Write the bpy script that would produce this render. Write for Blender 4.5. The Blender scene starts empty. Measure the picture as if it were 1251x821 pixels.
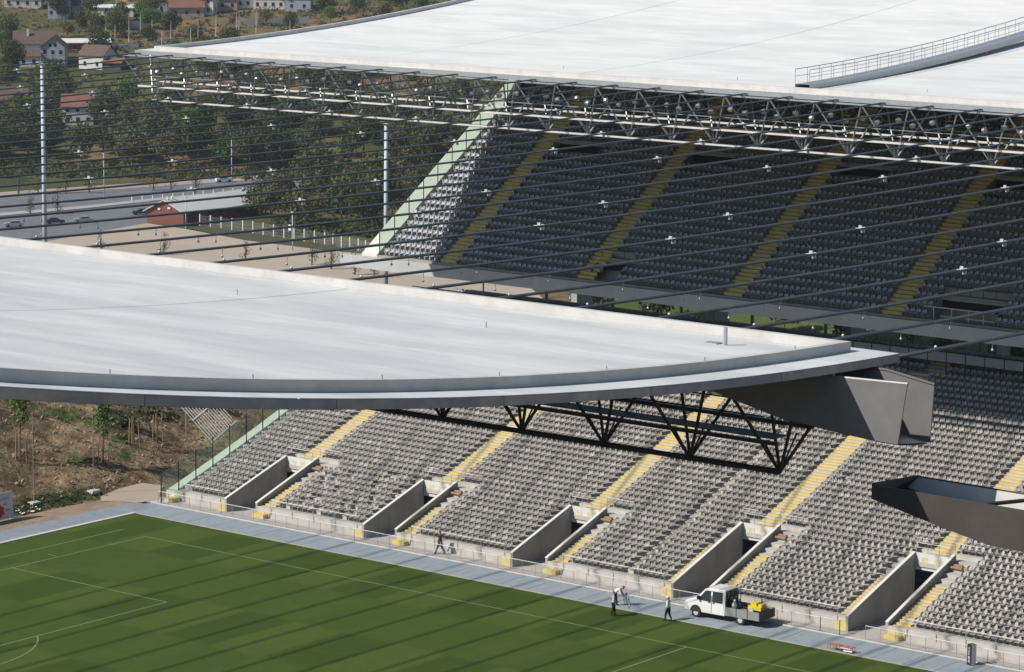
import bpy, bmesh, math, random
import numpy as np
from mathutils import Vector, Matrix
random.seed(7)
rng = np.random.default_rng(7)
C = bpy.context.scene.collection
R = math.radians
PI = math.pi
SC = bpy.context.scene

# ------------------------------------------------------------------ camera
CAM = Vector((170.809, -167.510, 54.102))
YAW, PIT, ROL, FPX = 2.2447, -0.15780, 0.00763, 3747.0
cam_d = bpy.data.cameras.new('camera')
cam = bpy.data.objects.new('camera', cam_d); C.objects.link(cam)
fw = Vector((math.cos(YAW)*math.cos(PIT), math.sin(YAW)*math.cos(PIT), math.sin(PIT)))
rt = fw.cross(Vector((0, 0, 1))).normalized(); up = rt.cross(fw)
r2 = rt*math.cos(ROL)+up*math.sin(ROL); u2 = -rt*math.sin(ROL)+up*math.cos(ROL)
m = Matrix((r2, u2, -fw)).transposed().to_4x4(); m.translation = CAM
cam.matrix_world = m
cam_d.sensor_width = 36.0; cam_d.lens = FPX/1251*36.0
cam_d.clip_start = 1.0; cam_d.clip_end = 20000
SC.camera = cam
# ------------------------------------------------------------------ light
SUN_TRAVEL = Vector((.595, 1.02, -1.0)).normalized()
to_sun = -SUN_TRAVEL
world = bpy.data.worlds.new('World'); SC.world = world; world.use_nodes = True
nt = world.node_tree; nt.nodes.clear()
sky = nt.nodes.new('ShaderNodeTexSky'); sky.sky_type = 'NISHITA'; sky.sun_disc = False
sky.sun_elevation = math.asin(to_sun.z); sky.sun_rotation = math.atan2(to_sun.x, to_sun.y)
sky.air_density = 1.2; sky.dust_density = .4; sky.ozone_density = 2.0
bg = nt.nodes.new('ShaderNodeBackground'); bg.inputs[1].default_value = 0.096
wo = nt.nodes.new('ShaderNodeOutputWorld')
nt.links.new(sky.outputs[0], bg.inputs[0]); nt.links.new(bg.outputs[0], wo.inputs[0])
sl = bpy.data.lights.new('sun', 'SUN'); sl.energy = 4.9; sl.angle = R(0.5); sl.color = (1.0, .94, .85)
so = bpy.data.objects.new('sun', sl); C.objects.link(so)
so.rotation_euler = SUN_TRAVEL.to_track_quat('-Z', 'Y').to_euler(); so.location = (0, -100, 200)
SC.view_settings.view_transform = 'Standard'; SC.view_settings.look = 'None'
SC.view_settings.exposure = 0.0; SC.view_settings.gamma = 1.0
SC.cycles.max_bounces = 6; SC.cycles.diffuse_bounces = 1; SC.cycles.transparent_max_bounces = 12

# ------------------------------------------------------------------ materials
def mat(name, col, rough=.8, var=.12, scale=1.0, bump=0.0, bscale=None, metal=0.0, stain=None, stretch=(1, 1, 1), spec=.5, coord='pos'):
    M = bpy.data.materials.new(name); M.use_nodes = True
    N = M.node_tree.nodes; L = M.node_tree.links
    b = N['Principled BSDF']; b.inputs['Roughness'].default_value = rough; b.inputs['Metallic'].default_value = metal
    b.inputs['Specular IOR Level'].default_value = spec
    if coord == 'pos':
        g = N.new('ShaderNodeNewGeometry'); src = g.outputs['Position']
    else:
        g = N.new('ShaderNodeTexCoord'); src = g.outputs['Object']
    mp = N.new('ShaderNodeMapping'); mp.inputs['Scale'].default_value = stretch
    L.new(src, mp.inputs['Vector'])
    n1 = N.new('ShaderNodeTexNoise'); n1.inputs['Scale'].default_value = scale; n1.inputs['Detail'].default_value = 6
    n1.inputs['Roughness'].default_value = .62
    L.new(mp.outputs[0], n1.inputs['Vector'])
    rmp = N.new('ShaderNodeMapRange'); rmp.inputs['From Min'].default_value = .3; rmp.inputs['From Max'].default_value = .7
    rmp.inputs['To Min'].default_value = 1-var; rmp.inputs['To Max'].default_value = 1+var
    L.new(n1.outputs['Fac'], rmp.inputs['Value'])
    mul = N.new('ShaderNodeVectorMath'); mul.operation = 'SCALE'; mul.inputs[0].default_value = col[:3]
    L.new(rmp.outputs[0], mul.inputs['Scale'])
    last = mul.outputs[0]
    if stain:
        scol, sscale, lo, hi = stain
        n2 = N.new('ShaderNodeTexNoise'); n2.inputs['Scale'].default_value = sscale; n2.inputs['Detail'].default_value = 8
        n2.inputs['Roughness'].default_value = .65
        L.new(mp.outputs[0], n2.inputs['Vector'])
        r3 = N.new('ShaderNodeMapRange'); r3.inputs['From Min'].default_value = lo; r3.inputs['From Max'].default_value = hi
        L.new(n2.outputs['Fac'], r3.inputs['Value'])
        mx = N.new('ShaderNodeMix'); mx.data_type = 'RGBA'
        L.new(r3.outputs[0], mx.inputs[0]); L.new(last, mx.inputs[6]); mx.inputs[7].default_value = (*scol, 1)
        last = mx.outputs[2]
    L.new(last, b.inputs['Base Color'])
    if bump:
        n3 = N.new('ShaderNodeTexNoise'); n3.inputs['Scale'].default_value = bscale or scale*6; n3.inputs['Detail'].default_value = 5
        L.new(mp.outputs[0], n3.inputs['Vector'])
        bp = N.new('ShaderNodeBump'); bp.inputs['Strength'].default_value = bump; bp.inputs['Distance'].default_value = .05
        L.new(n3.outputs['Fac'], bp.inputs['Height']); L.new(bp.outputs[0], b.inputs['Normal'])
    return M

MT = {}
MT['roofc'] = mat('roof_concrete', (.74, .735, .70), .75, .06, .9, .25, 3, stain=((.62, .62, .605), .30, .44, .66), stretch=(.3, 1.1, 1), spec=.3)
MT['seatL'] = mat('bleached_seat_plastic', (.29, .275, .255), .35, .25, 2.3, 0, spec=.8)
MT['roofedge'] = mat('roof_edge_concrete', (.66, .66, .63), .8, .07, .6, .1, 4, stain=((.55, .55, .50), .9, .5, .8), spec=.3)
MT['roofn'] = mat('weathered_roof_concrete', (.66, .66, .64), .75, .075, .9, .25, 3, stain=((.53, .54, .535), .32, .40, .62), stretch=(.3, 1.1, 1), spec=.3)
MT['dirt'] = mat('brown_dirt', (.26, .19, .125), .9, .2, .8, .3, 4, stain=((.34, .27, .19), .6, .48, .7))
MT['upstand'] = mat('upstand_concrete', (.56, .55, .52), .8, .07, .6, .1, 4, stain=((.47, .455, .42), .9, .45, .7), spec=.3)
for i_, c_ in enumerate(((.44, .385, .335), (.36, .345, .34), (.47, .41, .35))): MT['edge%d' % i_] = mat('edge_panel_concrete', c_, .85, .22, 1.2, .15, 5, stain=((.30, .29, .32), .45, .48, .66))
MT['slabedge'] = mat('weathered_shaded_slab', (.20, .185, .17), .85, .2, .8, .1, 4, stain=((.12, .12, .13), .35, .48, .6))  # weathered concrete, darkened further to paint the shade under the roof
MT['faintyellow'] = mat('worn_yellow_paint', (.60, .52, .28), .8, .2, 3, stain=((.62, .60, .55), 2.5, .45, .6))
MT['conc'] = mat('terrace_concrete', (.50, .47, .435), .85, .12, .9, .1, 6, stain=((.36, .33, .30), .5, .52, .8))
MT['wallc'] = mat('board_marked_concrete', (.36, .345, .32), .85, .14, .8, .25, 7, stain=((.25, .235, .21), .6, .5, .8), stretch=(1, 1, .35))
MT['pale'] = mat('pale_concrete', (.66, .66, .62), .85, .06, .8, .1, 5)
MT['fascia'] = mat('fascia_concrete', (.47, .48, .49), .8, .06, .5, .1, 4, stain=((.40, .40, .40), .4, .5, .8))
MT['yellow'] = mat('yellow_paint', (.66, .50, .15), .7, .14, 2.5, 0, stain=((.52, .46, .32), 1.6, .46, .68))
MT['seat'] = mat('grey_seat_plastic', (.215, .20, .182), .30, .30, 2.3, 0, spec=.8)
MT['seatU'] = mat('shade_tinted_seat_plastic', (.31, .335, .395), .30, .25, 2.3, 0, spec=.7)  # bluish copy of the seat grey, skylit shade put into the colour
MT['bracket'] = mat('seat_bracket', (.3, .29, .27), .6, .1, 3)
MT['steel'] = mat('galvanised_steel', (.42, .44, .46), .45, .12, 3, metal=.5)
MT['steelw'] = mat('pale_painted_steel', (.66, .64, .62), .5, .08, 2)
MT['steeld'] = mat('dark_steel', (.055, .05, .045), .6, .2, 2, metal=.3)  # dark steel; on the near truss the darkness paints its shade
MT['cable'] = mat('coiled_cable', (.10, .105, .115), .5, .15, 3, metal=.3)
MT['clamp'] = mat('cable_clamp_metal', (.58, .60, .62), .4, .05, 3, metal=.2)
MT['plate'] = mat('spout_plate', (.225, .225, .225), .5, .10, .9, .05, 5, metal=.35, stain=((.20, .19, .18), .8, .5, .8))
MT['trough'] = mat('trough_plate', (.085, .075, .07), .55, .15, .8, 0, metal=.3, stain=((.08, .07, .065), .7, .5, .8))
MT['track'] = mat('blue_grey_paving', (.26, .305, .335), .8, .12, .7, 0, stain=((.33, .37, .40), 1.2, .45, .75), stretch=(2, .5, 1))
MT['track2'] = mat('grey_paving', (.25, .275, .31), .8, .10, .7, 0, stain=((.20, .22, .26), 1.2, .45, .75))
MT['walk'] = mat('walkway_concrete', (.46, .42, .39), .85, .1, .8, 0, stain=((.36, .33, .31), 1.0, .5, .8))
MT['white'] = mat('white_paint', (.75, .76, .72), .6, .06, 3)
MT['line'] = mat('pitch_line_paint', (.19, .25, .11), .8, .25, 3)
MT['black'] = mat('black_deep_shade', (.012, .012, .012), .9, .1, 1)  # flat black that paints the deep shade inside openings
MT['asphalt'] = mat('asphalt', (.15, .155, .165), .85, .15, .3, 0, stain=((.19, .19, .19), .15, .5, .8))
MT['tan'] = mat('sandy_yard', (.42, .345, .265), .9, .10, .12, 0, stain=((.35, .28, .21), .06, .48, .75))
MT['kerb'] = mat('kerb_stone', (.38, .36, .33), .85, .1, 1)
MT['rubble'] = mat('pink_gravel', (.36, .29, .24), .9, .2, .2)
MT['brick'] = mat('red_board_wall', (.19, .065, .045), .8, .15, 1.5, stretch=(1, 1, 4))
MT['whiteroof'] = mat('white_metal_roof', (.70, .67, .62), .6, .06, .6, stretch=(3, .3, 1))
MT['tile'] = mat('brown_roof_tiles', (.12, .075, .06), .85, .25, 1.2)
MT['redtile'] = mat('red_roof_tiles', (.21, .095, .065), .85, .25, 1.0)
MT['darkroof'] = mat('dark_roof', (.09, .075, .07), .85, .2, 1.0)
MT['wwall'] = mat('whitewashed_wall', (.62, .60, .57), .85, .1, .6, stain=((.42, .40, .37), .5, .55, .8))
MT['bwall'] = mat('blue_grey_wall', (.30, .33, .40), .85, .08, .6)
MT['pwall'] = mat('pink_wall', (.45, .31, .26), .85, .1, .6)
MT['owall'] = mat('ochre_wall', (.55, .38, .21), .85, .1, .6)
MT['glassd'] = mat('dark_window_glass', (.03, .035, .045), .12, .1, 2)
MT['bark'] = mat('bark', (.13, .095, .07), .9, .2, 3)
MT['wood'] = mat('wooden_stake', (.36, .23, .14), .85, .15, 3)
MT['rust'] = mat('rusty_orange_paint', (.40, .13, .06), .7, .2, 4)
MT['post'] = mat('concrete_post', (.55, .54, .50), .85, .1, 2)
MT['pole'] = mat('grey_blue_mast_paint', (.48, .53, .58), .5, .05, 1)
MT['rubber'] = mat('rubber', (.02, .02, .02), .8, .1, 3)
MT['carw'] = mat('white_car_paint', (.72, .73, .72), .3, .03, 2)
MT['cars'] = mat('silver_car_paint', (.38, .40, .42), .3, .05, 2, metal=.4)
MT['cark'] = mat('dark_car_paint', (.03, .035, .045), .3, .05, 2)
MT['yplastic'] = mat('yellow_machine_paint', (.70, .52, .03), .5, .1, 3)
MT['boards'] = mat('bed_boards', (.27, .21, .16), .8, .2, 2, stretch=(1, 6, 1))
MT['board'] = mat('grey_side_board', (.25, .26, .25), .6, .1, 2)
MT['skin'] = mat('skin', (.45, .28, .2), .6, .05, 5)
MT['cshirt'] = mat('white_cloth', (.72, .72, .72), .9, .08, 5)
MT['dcloth'] = mat('black_cloth', (.02, .02, .022), .9, .2, 5)
MT['bcloth'] = mat('blue_grey_cloth', (.12, .15, .18), .9, .2, 5)
MT['hair'] = mat('dark_hair', (.02, .015, .012), .8, .2, 9)
MT['red'] = mat('red_ink', (.60, .06, .02), .7, .1, 3)
MT['ink'] = mat('faded_violet_ink', (.20, .17, .27), .7, .1, 3)
MT['bannerw'] = mat('banner_white', (.70, .68, .68), .7, .05, 2)
MT['lamp'] = mat('floodlight_reflector', (.38, .38, .37), .25, .25, 6, metal=.7)
MT['panelg'] = mat('tinted_balustrade_pane', (.38, .43, .48), .25, .08, 1)

def glass_mat():
    M = bpy.data.materials.new('greenish_safety_glass'); M.use_nodes = True
    N = M.node_tree.nodes; L = M.node_tree.links; N.clear()
    o = N.new('ShaderNodeOutputMaterial'); t = N.new('ShaderNodeBsdfTransparent'); t.inputs[0].default_value = (.86, .94, .88, 1)
    d = N.new('ShaderNodeBsdfDiffuse'); d.inputs[0].default_value = (.55, .62, .57, 1)
    gl = N.new('ShaderNodeBsdfGlossy'); gl.inputs[0].default_value = (.8, .9, .85, 1); gl.inputs[1].default_value = .05
    m1 = N.new('ShaderNodeMixShader'); m1.inputs[0].default_value = .12
    m2 = N.new('ShaderNodeMixShader'); m2.inputs[0].default_value = .05
    L.new(t.outputs[0], m1.inputs[1]); L.new(d.outputs[0], m1.inputs[2])
    L.new(m1.outputs[0], m2.inputs[1]); L.new(gl.outputs[0], m2.inputs[2]); L.new(m2.outputs[0], o.inputs[0])
    return M
MT['glass'] = glass_mat()

def leaf_mat(name, col, col2):
    M = bpy.data.materials.new(name); M.use_nodes = True
    N = M.node_tree.nodes; L = M.node_tree.links; b = N['Principled BSDF']; b.inputs['Roughness'].default_value = .65
    b.inputs['Specular IOR Level'].default_value = .25
    g = N.new('ShaderNodeNewGeometry'); oi = N.new('ShaderNodeObjectInfo')
    n = N.new('ShaderNodeTexNoise'); n.inputs['Scale'].default_value = .9; n.inputs['Detail'].default_value = 3
    L.new(g.outputs['Position'], n.inputs['Vector'])
    ad = N.new('ShaderNodeMath'); ad.operation = 'ADD'
    mr = N.new('ShaderNodeMapRange'); mr.inputs['To Min'].default_value = -.45; mr.inputs['To Max'].default_value = .45
    L.new(oi.outputs['Random'], mr.inputs['Value']); L.new(n.outputs['Fac'], ad.inputs[0]); L.new(mr.outputs[0], ad.inputs[1])
    mx = N.new('ShaderNodeMix'); mx.data_type = 'RGBA'; mx.clamp_factor = True
    mx.inputs[6].default_value = (*col, 1); mx.inputs[7].default_value = (*col2, 1)
    L.new(ad.outputs[0], mx.inputs[0]); L.new(mx.outputs[2], b.inputs['Base Color'])
    tr = N.new('ShaderNodeBsdfTranslucent'); L.new(mx.outputs[2], tr.inputs[0])
    ms = N.new('ShaderNodeMixShader'); ms.inputs[0].default_value = .25
    L.new(b.outputs[0], ms.inputs[1]); L.new(tr.outputs[0], ms.inputs[2])
    L.new(ms.outputs[0], N['Material Output'].inputs[0])
    return M
MT['leaf'] = leaf_mat('dark_foliage', (.040, .058, .022), (.105, .125, .048))
MT['leafb'] = leaf_mat('olive_foliage', (.085, .090, .040), (.17, .145, .075))
MT['weed'] = leaf_mat('weed_green', (.035, .075, .02), (.09, .13, .04))
MT['leafg'] = leaf_mat('young_green_foliage', (.06, .13, .03), (.12, .20, .05))

def grass_pitch():
    M = bpy.data.materials.new('mown_turf'); M.use_nodes = True
    N = M.node_tree.nodes; L = M.node_tree.links; b = N['Principled BSDF']; b.inputs['Roughness'].default_value = .9
    b.inputs['Specular IOR Level'].default_value = .15
    g = N.new('ShaderNodeNewGeometry'); sp = N.new('ShaderNodeSeparateXYZ'); L.new(g.outputs['Position'], sp.inputs[0])
    wob = N.new('ShaderNodeTexNoise'); wob.inputs['Scale'].default_value = 1.6; L.new(g.outputs['Position'], wob.inputs['Vector'])
    def wave(o, period, phase):
        a = N.new('ShaderNodeMath'); a.operation = 'MULTIPLY_ADD'; a.inputs[1].default_value = 2*PI/period; a.inputs[2].default_value = phase
        L.new(o, a.inputs[0])
        w = N.new('ShaderNodeMath'); w.operation = 'MULTIPLY_ADD'; w.inputs[1].default_value = .35; L.new(wob.outputs['Fac'], w.inputs[0]); L.new(a.outputs[0], w.inputs[2])
        s = N.new('ShaderNodeMath'); s.operation = 'SINE'; L.new(w.outputs[0], s.inputs[0])
        k = N.new('ShaderNodeMath'); k.operation = 'MULTIPLY'; k.inputs[1].default_value = 9; k.use_clamp = False; L.new(s.outputs[0], k.inputs[0])
        c = N.new('ShaderNodeClamp'); c.inputs['Min'].default_value = -1; c.inputs['Max'].default_value = 1; L.new(k.outputs[0], c.inputs[0])
        return c.outputs[0]
    wx = wave(sp.outputs[0], 9.4, .4); wy = wave(sp.outputs[1], 17.0, 1.2)
    pr = N.new('ShaderNodeMath'); pr.operation = 'MULTIPLY'; L.new(wx, pr.inputs[0]); L.new(wy, pr.inputs[1])
    sm = N.new('ShaderNodeMath'); sm.operation = 'MULTIPLY_ADD'; L.new(wx, sm.inputs[0]); sm.inputs[1].default_value = .7; L.new(pr.outputs[0], sm.inputs[2])
    n = N.new('ShaderNodeTexNoise'); n.inputs['Scale'].default_value = .8; n.inputs['Detail'].default_value = 12; n.inputs['Roughness'].default_value = .82
    L.new(g.outputs['Position'], n.inputs['Vector'])
    mr = N.new('ShaderNodeMapRange'); mr.inputs['From Min'].default_value = .3; mr.inputs['From Max'].default_value = .7
    mr.inputs['To Min'].default_value = .28; mr.inputs['To Max'].default_value = .72; L.new(n.outputs['Fac'], mr.inputs['Value'])
    ad = N.new('ShaderNodeMath'); ad.operation = 'MULTIPLY_ADD'; ad.inputs[1].default_value = .14; L.new(sm.outputs[0], ad.inputs[0]); L.new(mr.outputs[0], ad.inputs[2])
    mx = N.new('ShaderNodeMix'); mx.data_type = 'RGBA'; mx.clamp_factor = True
    mx.inputs[6].default_value = (.033, .061, .009, 1); mx.inputs[7].default_value = (.078, .114, .021, 1)
    L.new(ad.outputs[0], mx.inputs[0]); L.new(mx.outputs[2], b.inputs['Base Color'])
    return M
MT['turf'] = grass_pitch()

def terrain_mat():
    M = bpy.data.materials.new('hillside_ground'); M.use_nodes = True
    N = M.node_tree.nodes; L = M.node_tree.links; b = N['Principled BSDF']; b.inputs['Roughness'].default_value = .95
    b.inputs['Specular IOR Level'].default_value = .1
    g = N.new('ShaderNodeNewGeometry'); sp = N.new('ShaderNodeSeparateXYZ'); L.new(g.outputs['Position'], sp.inputs[0])
    def noise(s, d=6):
        n = N.new('ShaderNodeTexNoise'); n.inputs['Scale'].default_value = s; n.inputs['Detail'].default_value = d
        n.inputs['Roughness'].default_value = .65
        L.new(g.outputs['Position'], n.inputs['Vector']); return n.outputs['Fac']
    def rng_(o, a, b_):
        r = N.new('ShaderNodeMapRange'); r.inputs['From Min'].default_value = a; r.inputs['From Max'].default_value = b_; L.new(o, r.inputs['Value']); return r.outputs[0]
    def mix(f, a, b_):
        x = N.new('ShaderNodeMix'); x.data_type = 'RGBA'
        if isinstance(f, float): x.inputs[0].default_value = f
        else: L.new(f, x.inputs[0])
        for s, v in ((6, a), (7, b_)):
            if isinstance(v, tuple): x.inputs[s].default_value = (*v, 1)
            else: L.new(v, x.inputs[s])
        return x.outputs[2]
    near_earth = mix(rng_(noise(.5, 10), .40, .60), (.13, .088, .052), (.36, .27, .17))
    near_earth = mix(rng_(noise(4.0, 5), .48, .62), near_earth, (.10, .075, .045))
    near_green = mix(rng_(noise(1.4, 6), .35, .65), (.035, .060, .018), (.10, .14, .04))
    near = mix(rng_(noise(.10, 4), .56, .66), near_earth, near_green)
    far_a = mix(rng_(noise(.02, 8), .40, .60), (.055, .075, .028), (.14, .12, .06))
    far_b = mix(rng_(noise(.012, 6), .50, .58), far_a, (.24, .155, .09))
    far = mix(rng_(noise(.25, 4), .40, .70), far_b, (.07, .085, .03))
    fld = mix(rng_(noise(.05, 5), .4, .7), (.08, .12, .032), (.14, .15, .06))
    # grassy plateau behind the stand: x > -14, y > 70, z > 2
    a = N.new('ShaderNodeMath'); a.operation = 'GREATER_THAN'; L.new(sp.outputs[0], a.inputs[0]); a.inputs[1].default_value = -26
    c = N.new('ShaderNodeMath'); c.operation = 'GREATER_THAN'; L.new(sp.outputs[1], c.inputs[0]); c.inputs[1].default_value = 66
    d = N.new('ShaderNodeMath'); d.operation = 'MULTIPLY'; L.new(a.outputs[0], d.inputs[0]); L.new(c.outputs[0], d.inputs[1])
    near = mix(d.outputs[0], near, fld)
    zf = N.new('ShaderNodeMath'); zf.operation = 'LESS_THAN'; L.new(sp.outputs[0], zf.inputs[0]); zf.inputs[1].default_value = -120
    col = mix(zf.outputs[0], near, far)
    L.new(col, b.inputs['Base Color'])
    bp = N.new('ShaderNodeBump'); bp.inputs['Strength'].default_value = .9; bp.inputs['Distance'].default_value = .35
    L.new(noise(2.2, 8), bp.inputs['Height']); L.new(bp.outputs[0], b.inputs['Normal'])
    return M
MT['terrain'] = terrain_mat()

# ------------------------------------------------------------------ helpers
INV = {}
def tag(o, label=None, cat=None, group=None, kind=None):
    if label: o['label'] = label
    if cat: o['category'] = cat
    if group: o['group'] = group
    if kind: o['kind'] = kind
    return o
def thing(name, label, cat, loc=(0, 0, 0), rz=0.0, group=None):
    o = bpy.data.objects.new(name, None); C.objects.link(o); o.empty_display_size = .5
    o.location = loc; o.rotation_euler = (0, 0, rz)
    return tag(o, label, cat, group)
def wt(o):
    return Matrix.Translation(o.location) @ o.rotation_euler.to_matrix().to_4x4()
def attach(o, parent, world_space=False):
    o.parent = parent
    if world_space:
        p = parent
        while p.parent is not None: p = p.parent
        o.matrix_parent_inverse = wt(p).inverted() if p is parent else Matrix.Identity(4)
    return o
class MB:
    def __init__(s): s.v = []; s.f = []; s.mi = []
    def add(s, vs, fs, mi=0):
        b = len(s.v); s.v += [tuple(v) for v in vs]; s.f += [tuple(b+i for i in f) for f in fs]; s.mi += [mi]*len(fs); return s
    def box(s, a, b, mi=0):
        x0, y0, z0 = a; x1, y1, z1 = b
        return s.add([(x0,y0,z0),(x1,y0,z0),(x1,y1,z0),(x0,y1,z0),(x0,y0,z1),(x1,y0,z1),(x1,y1,z1),(x0,y1,z1)],
                     [(0,3,2,1),(4,5,6,7),(0,1,5,4),(1,2,6,5),(2,3,7,6),(3,0,4,7)], mi)
    def prism(s, pts, axis, a, b, mi=0):
        # pts: 2D outline; extruded along axis ('x','y','z') from a to b
        n = len(pts)
        def mk(p, t): return {'x': (t, p[0], p[1]), 'y': (p[0], t, p[1]), 'z': (p[0], p[1], t)}[axis]
        vs = [mk(p, a) for p in pts]+[mk(p, b) for p in pts]
        fs = [tuple(range(n-1, -1, -1)), tuple(range(n, 2*n))]+[(i, (i+1) % n, n+(i+1) % n, n+i) for i in range(n)]
        return s.add(vs, fs, mi)
    def tube(s, pts, r, n=6, mi=0, rr=None):
        pts = [Vector(p) for p in pts]; k = len(pts); vs = []
        prev = None
        for i, p in enumerate(pts):
            t = (pts[min(i+1, k-1)]-pts[max(i-1, 0)]).normalized()
            a = Vector((0, 0, 1)) if abs(t.z) < .9 else Vector((1, 0, 0))
            u = t.cross(a).normalized(); w = t.cross(u)
            ri = rr[i] if rr else r
            vs += [p+u*ri*math.cos(2*PI*j/n)+w*ri*math.sin(2*PI*j/n) for j in range(n)]
        fs = [(i*n+j, i*n+(j+1) % n, (i+1)*n+(j+1) % n, (i+1)*n+j) for i in range(k-1) for j in range(n)]
        fs += [tuple(range(n-1, -1, -1)), tuple(range((k-1)*n, k*n))]
        return s.add(vs, fs, mi)
    def ball(s, c, r, n=8, h=5, mi=0, sz=(1, 1, 1)):
        vs = [(c[0], c[1], c[2]-r*sz[2])]
        for i in range(1, h):
            p = -PI/2+PI*i/h
            vs += [(c[0]+r*sz[0]*math.cos(p)*math.cos(2*PI*j/n), c[1]+r*sz[1]*math.cos(p)*math.sin(2*PI*j/n), c[2]+r*sz[2]*math.sin(p)) for j in range(n)]
        vs.append((c[0], c[1], c[2]+r*sz[2])); fs = []
        for j in range(n):
            fs.append((0, 1+(j+1) % n, 1+j)); fs.append((len(vs)-1, 1+(h-2)*n+j, 1+(h-2)*n+(j+1) % n))
            for i in range(h-2): fs.append((1+i*n+j, 1+i*n+(j+1) % n, 1+(i+1)*n+(j+1) % n, 1+(i+1)*n+j))
        return s.add(vs, fs, mi)
    def mesh(s, name, mats, smooth=False):
        me = bpy.data.meshes.new(name); me.from_pydata(s.v, [], s.f)
        for m_ in (mats if isinstance(mats, (list, tuple)) else [mats]): me.materials.append(MT[m_])
        if len(set(s.mi)) > 1: me.polygons.foreach_set('material_index', s.mi)
        if smooth: me.polygons.foreach_set('use_smooth', [True]*len(me.polygons))
        me.update(); return me
    def build(s, name, mats, parent=None, ws=True, smooth=False):
        o = bpy.data.objects.new(name, s.mesh(name, mats, smooth)); C.objects.link(o)
        if parent is not None: attach(o, parent, ws)
        return o
def inst(name, me, parent=None, mw=None, ws=True):
    o = bpy.data.objects.new(name, me); C.objects.link(o)
    if mw is not None: o.matrix_basis = mw
    if parent is not None: attach(o, parent, ws)
    return o
ROD = {}
def rod(name, a, b, r, m_, parent, ws=True, n=6):
    key = (m_, n)
    if key not in ROD: ROD[key] = MB().tube([(0, 0, 0), (0, 0, 1)], 1, n).mesh('rod', m_)
    a = Vector(a); b = Vector(b); d = b-a
    mw = Matrix.Translation(a) @ d.to_track_quat('Z', 'Y').to_matrix().to_4x4() @ Matrix.Diagonal((r, r, d.length, 1))
    return inst(name, ROD[key], parent, mw, ws)
def struct(name, mb, m_, label=None):
    o = mb.build(name, m_); o['kind'] = 'structure'
    if label: o['label'] = label
    return o
def copy_tree(o, parent=None):
    c = o.copy(); C.objects.link(c)
    if parent is not None: c.parent = parent
    for ch in list(o.children): copy_tree(ch, c)
    return c
ORD = ['first', 'second', 'third', 'fourth', 'fifth', 'sixth', 'seventh', 'eighth', 'ninth', 'tenth', 'eleventh', 'twelfth', 'thirteenth', 'fourteenth', 'fifteenth', 'sixteenth', 'seventeenth', 'eighteenth', 'nineteenth']
TENS = {2: 'twent', 3: 'thirt', 4: 'fort', 5: 'fift', 6: 'sixt', 7: 'sevent', 8: 'eight', 9: 'ninet'}
def ordw(n):
    if n <= 19: return ORD[n-1]
    if n % 10 == 0: return TENS[n//10]+'ieth'
    return TENS[n//10]+'y-'+ORD[n % 10-1]

# ------------------------------------------------------------------ terrain
def ss(t):
    t = np.clip(t, 0, 1); return t*t*(3-2*t)
VT = np.random.default_rng(3).random((256, 256))-.5
def vnoise(x, y):
    xi = np.floor(x).astype(int); yi = np.floor(y).astype(int); fx_ = ss(x-xi); fy_ = ss(y-yi)
    g = lambda a, b: VT[a % 256, b % 256]
    return (g(xi, yi)*(1-fx_)+g(xi+1, yi)*fx_)*(1-fy_)+(g(xi, yi+1)*(1-fx_)+g(xi+1, yi+1)*fx_)*fy_
def depth(x, y): return (x-170.8)*-.625+(y+167.5)*.781
def hgt(x, y):
    x = np.asarray(x, float); y = np.asarray(y, float)
    D = depth(x, y)
    b = np.minimum(np.maximum(.34*(-x-14), 0), 5.6)
    b = np.where((x > -26) & (y > 70), np.maximum(b, 6*ss((y-72)/22)), b)
    t = ss((D-310)/150)
    t = np.where((x > -26) & (y > 70), ss((D-330)/150), t)
    z = b*(1-t)-30*t
    z = np.where(D > 790, -30+.09*(D-790), z)
    z = np.minimum(z, 34)
    n = vnoise(x*.16+3, y*.16)*1.7+vnoise(x*.35, y*.35)*.8+vnoise(x*.9+7, y*.9)*.28+vnoise(x*2.1, y*2.1+3)*.13
    z = z+np.where((D < 400) & (y < 66), n*np.clip((-x-14.5)/4, 0, 1)*1.0, 0)
    hill = 50-.6*np.maximum(D-3, 0)+vnoise(x*.12, y*.12)*3*np.clip(D/25, 0, 1)   # quarry hill the view is taken from
    z = np.where(D < 88, np.maximum(hill, 0), z)
    n2 = np.sin(x*.031+1)*np.sin(y*.027+2)*2.0+np.sin(x*.09)*np.sin(y*.11)*.6
    z = z+np.where(D > 800, n2*ss((D-800)/60), 0)
    return z
def hz(x, y): return float(hgt(x, y))
Ds = np.concatenate([np.arange(-400, -40, 60), np.arange(-40, 110, 4), np.arange(110, 200, 15), np.arange(200, 243, 1.5), np.arange(243, 300, .45), np.arange(300, 345, 1.5), np.arange(345, 520, 6), np.arange(520, 1300, 10), np.arange(1300, 3000, 90), np.arange(3000, 9001, 600)])
Ls = np.concatenate([np.arange(-4000, -400, 300), np.arange(-400, -120, 20), np.arange(-120, -52, 2), np.arange(-52, -12, .45), np.arange(-12, 120, 2), np.arange(120, 400, 20), np.arange(400, 4001, 300)])
dv = np.array([-.625, .781]); dv /= np.linalg.norm(dv); lv = np.array([dv[1], -dv[0]])
GD, GL = np.meshgrid(Ds, Ls, indexing='ij')
GX = 170.8+GD*dv[0]+GL*lv[0]; GY = -167.5+GD*dv[1]+GL*lv[1]
GZ = hgt(GX, GY)-.06
me = bpy.data.meshes.new('terrain'); nd, nl = GD.shape
co = np.stack([GX, GY, GZ], -1).reshape(-1, 3)
idx = np.arange(nd*nl).reshape(nd, nl)
fs = np.stack([idx[:-1, :-1], idx[:-1, 1:], idx[1:, 1:], idx[1:, :-1]], -1).reshape(-1, 4)
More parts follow.
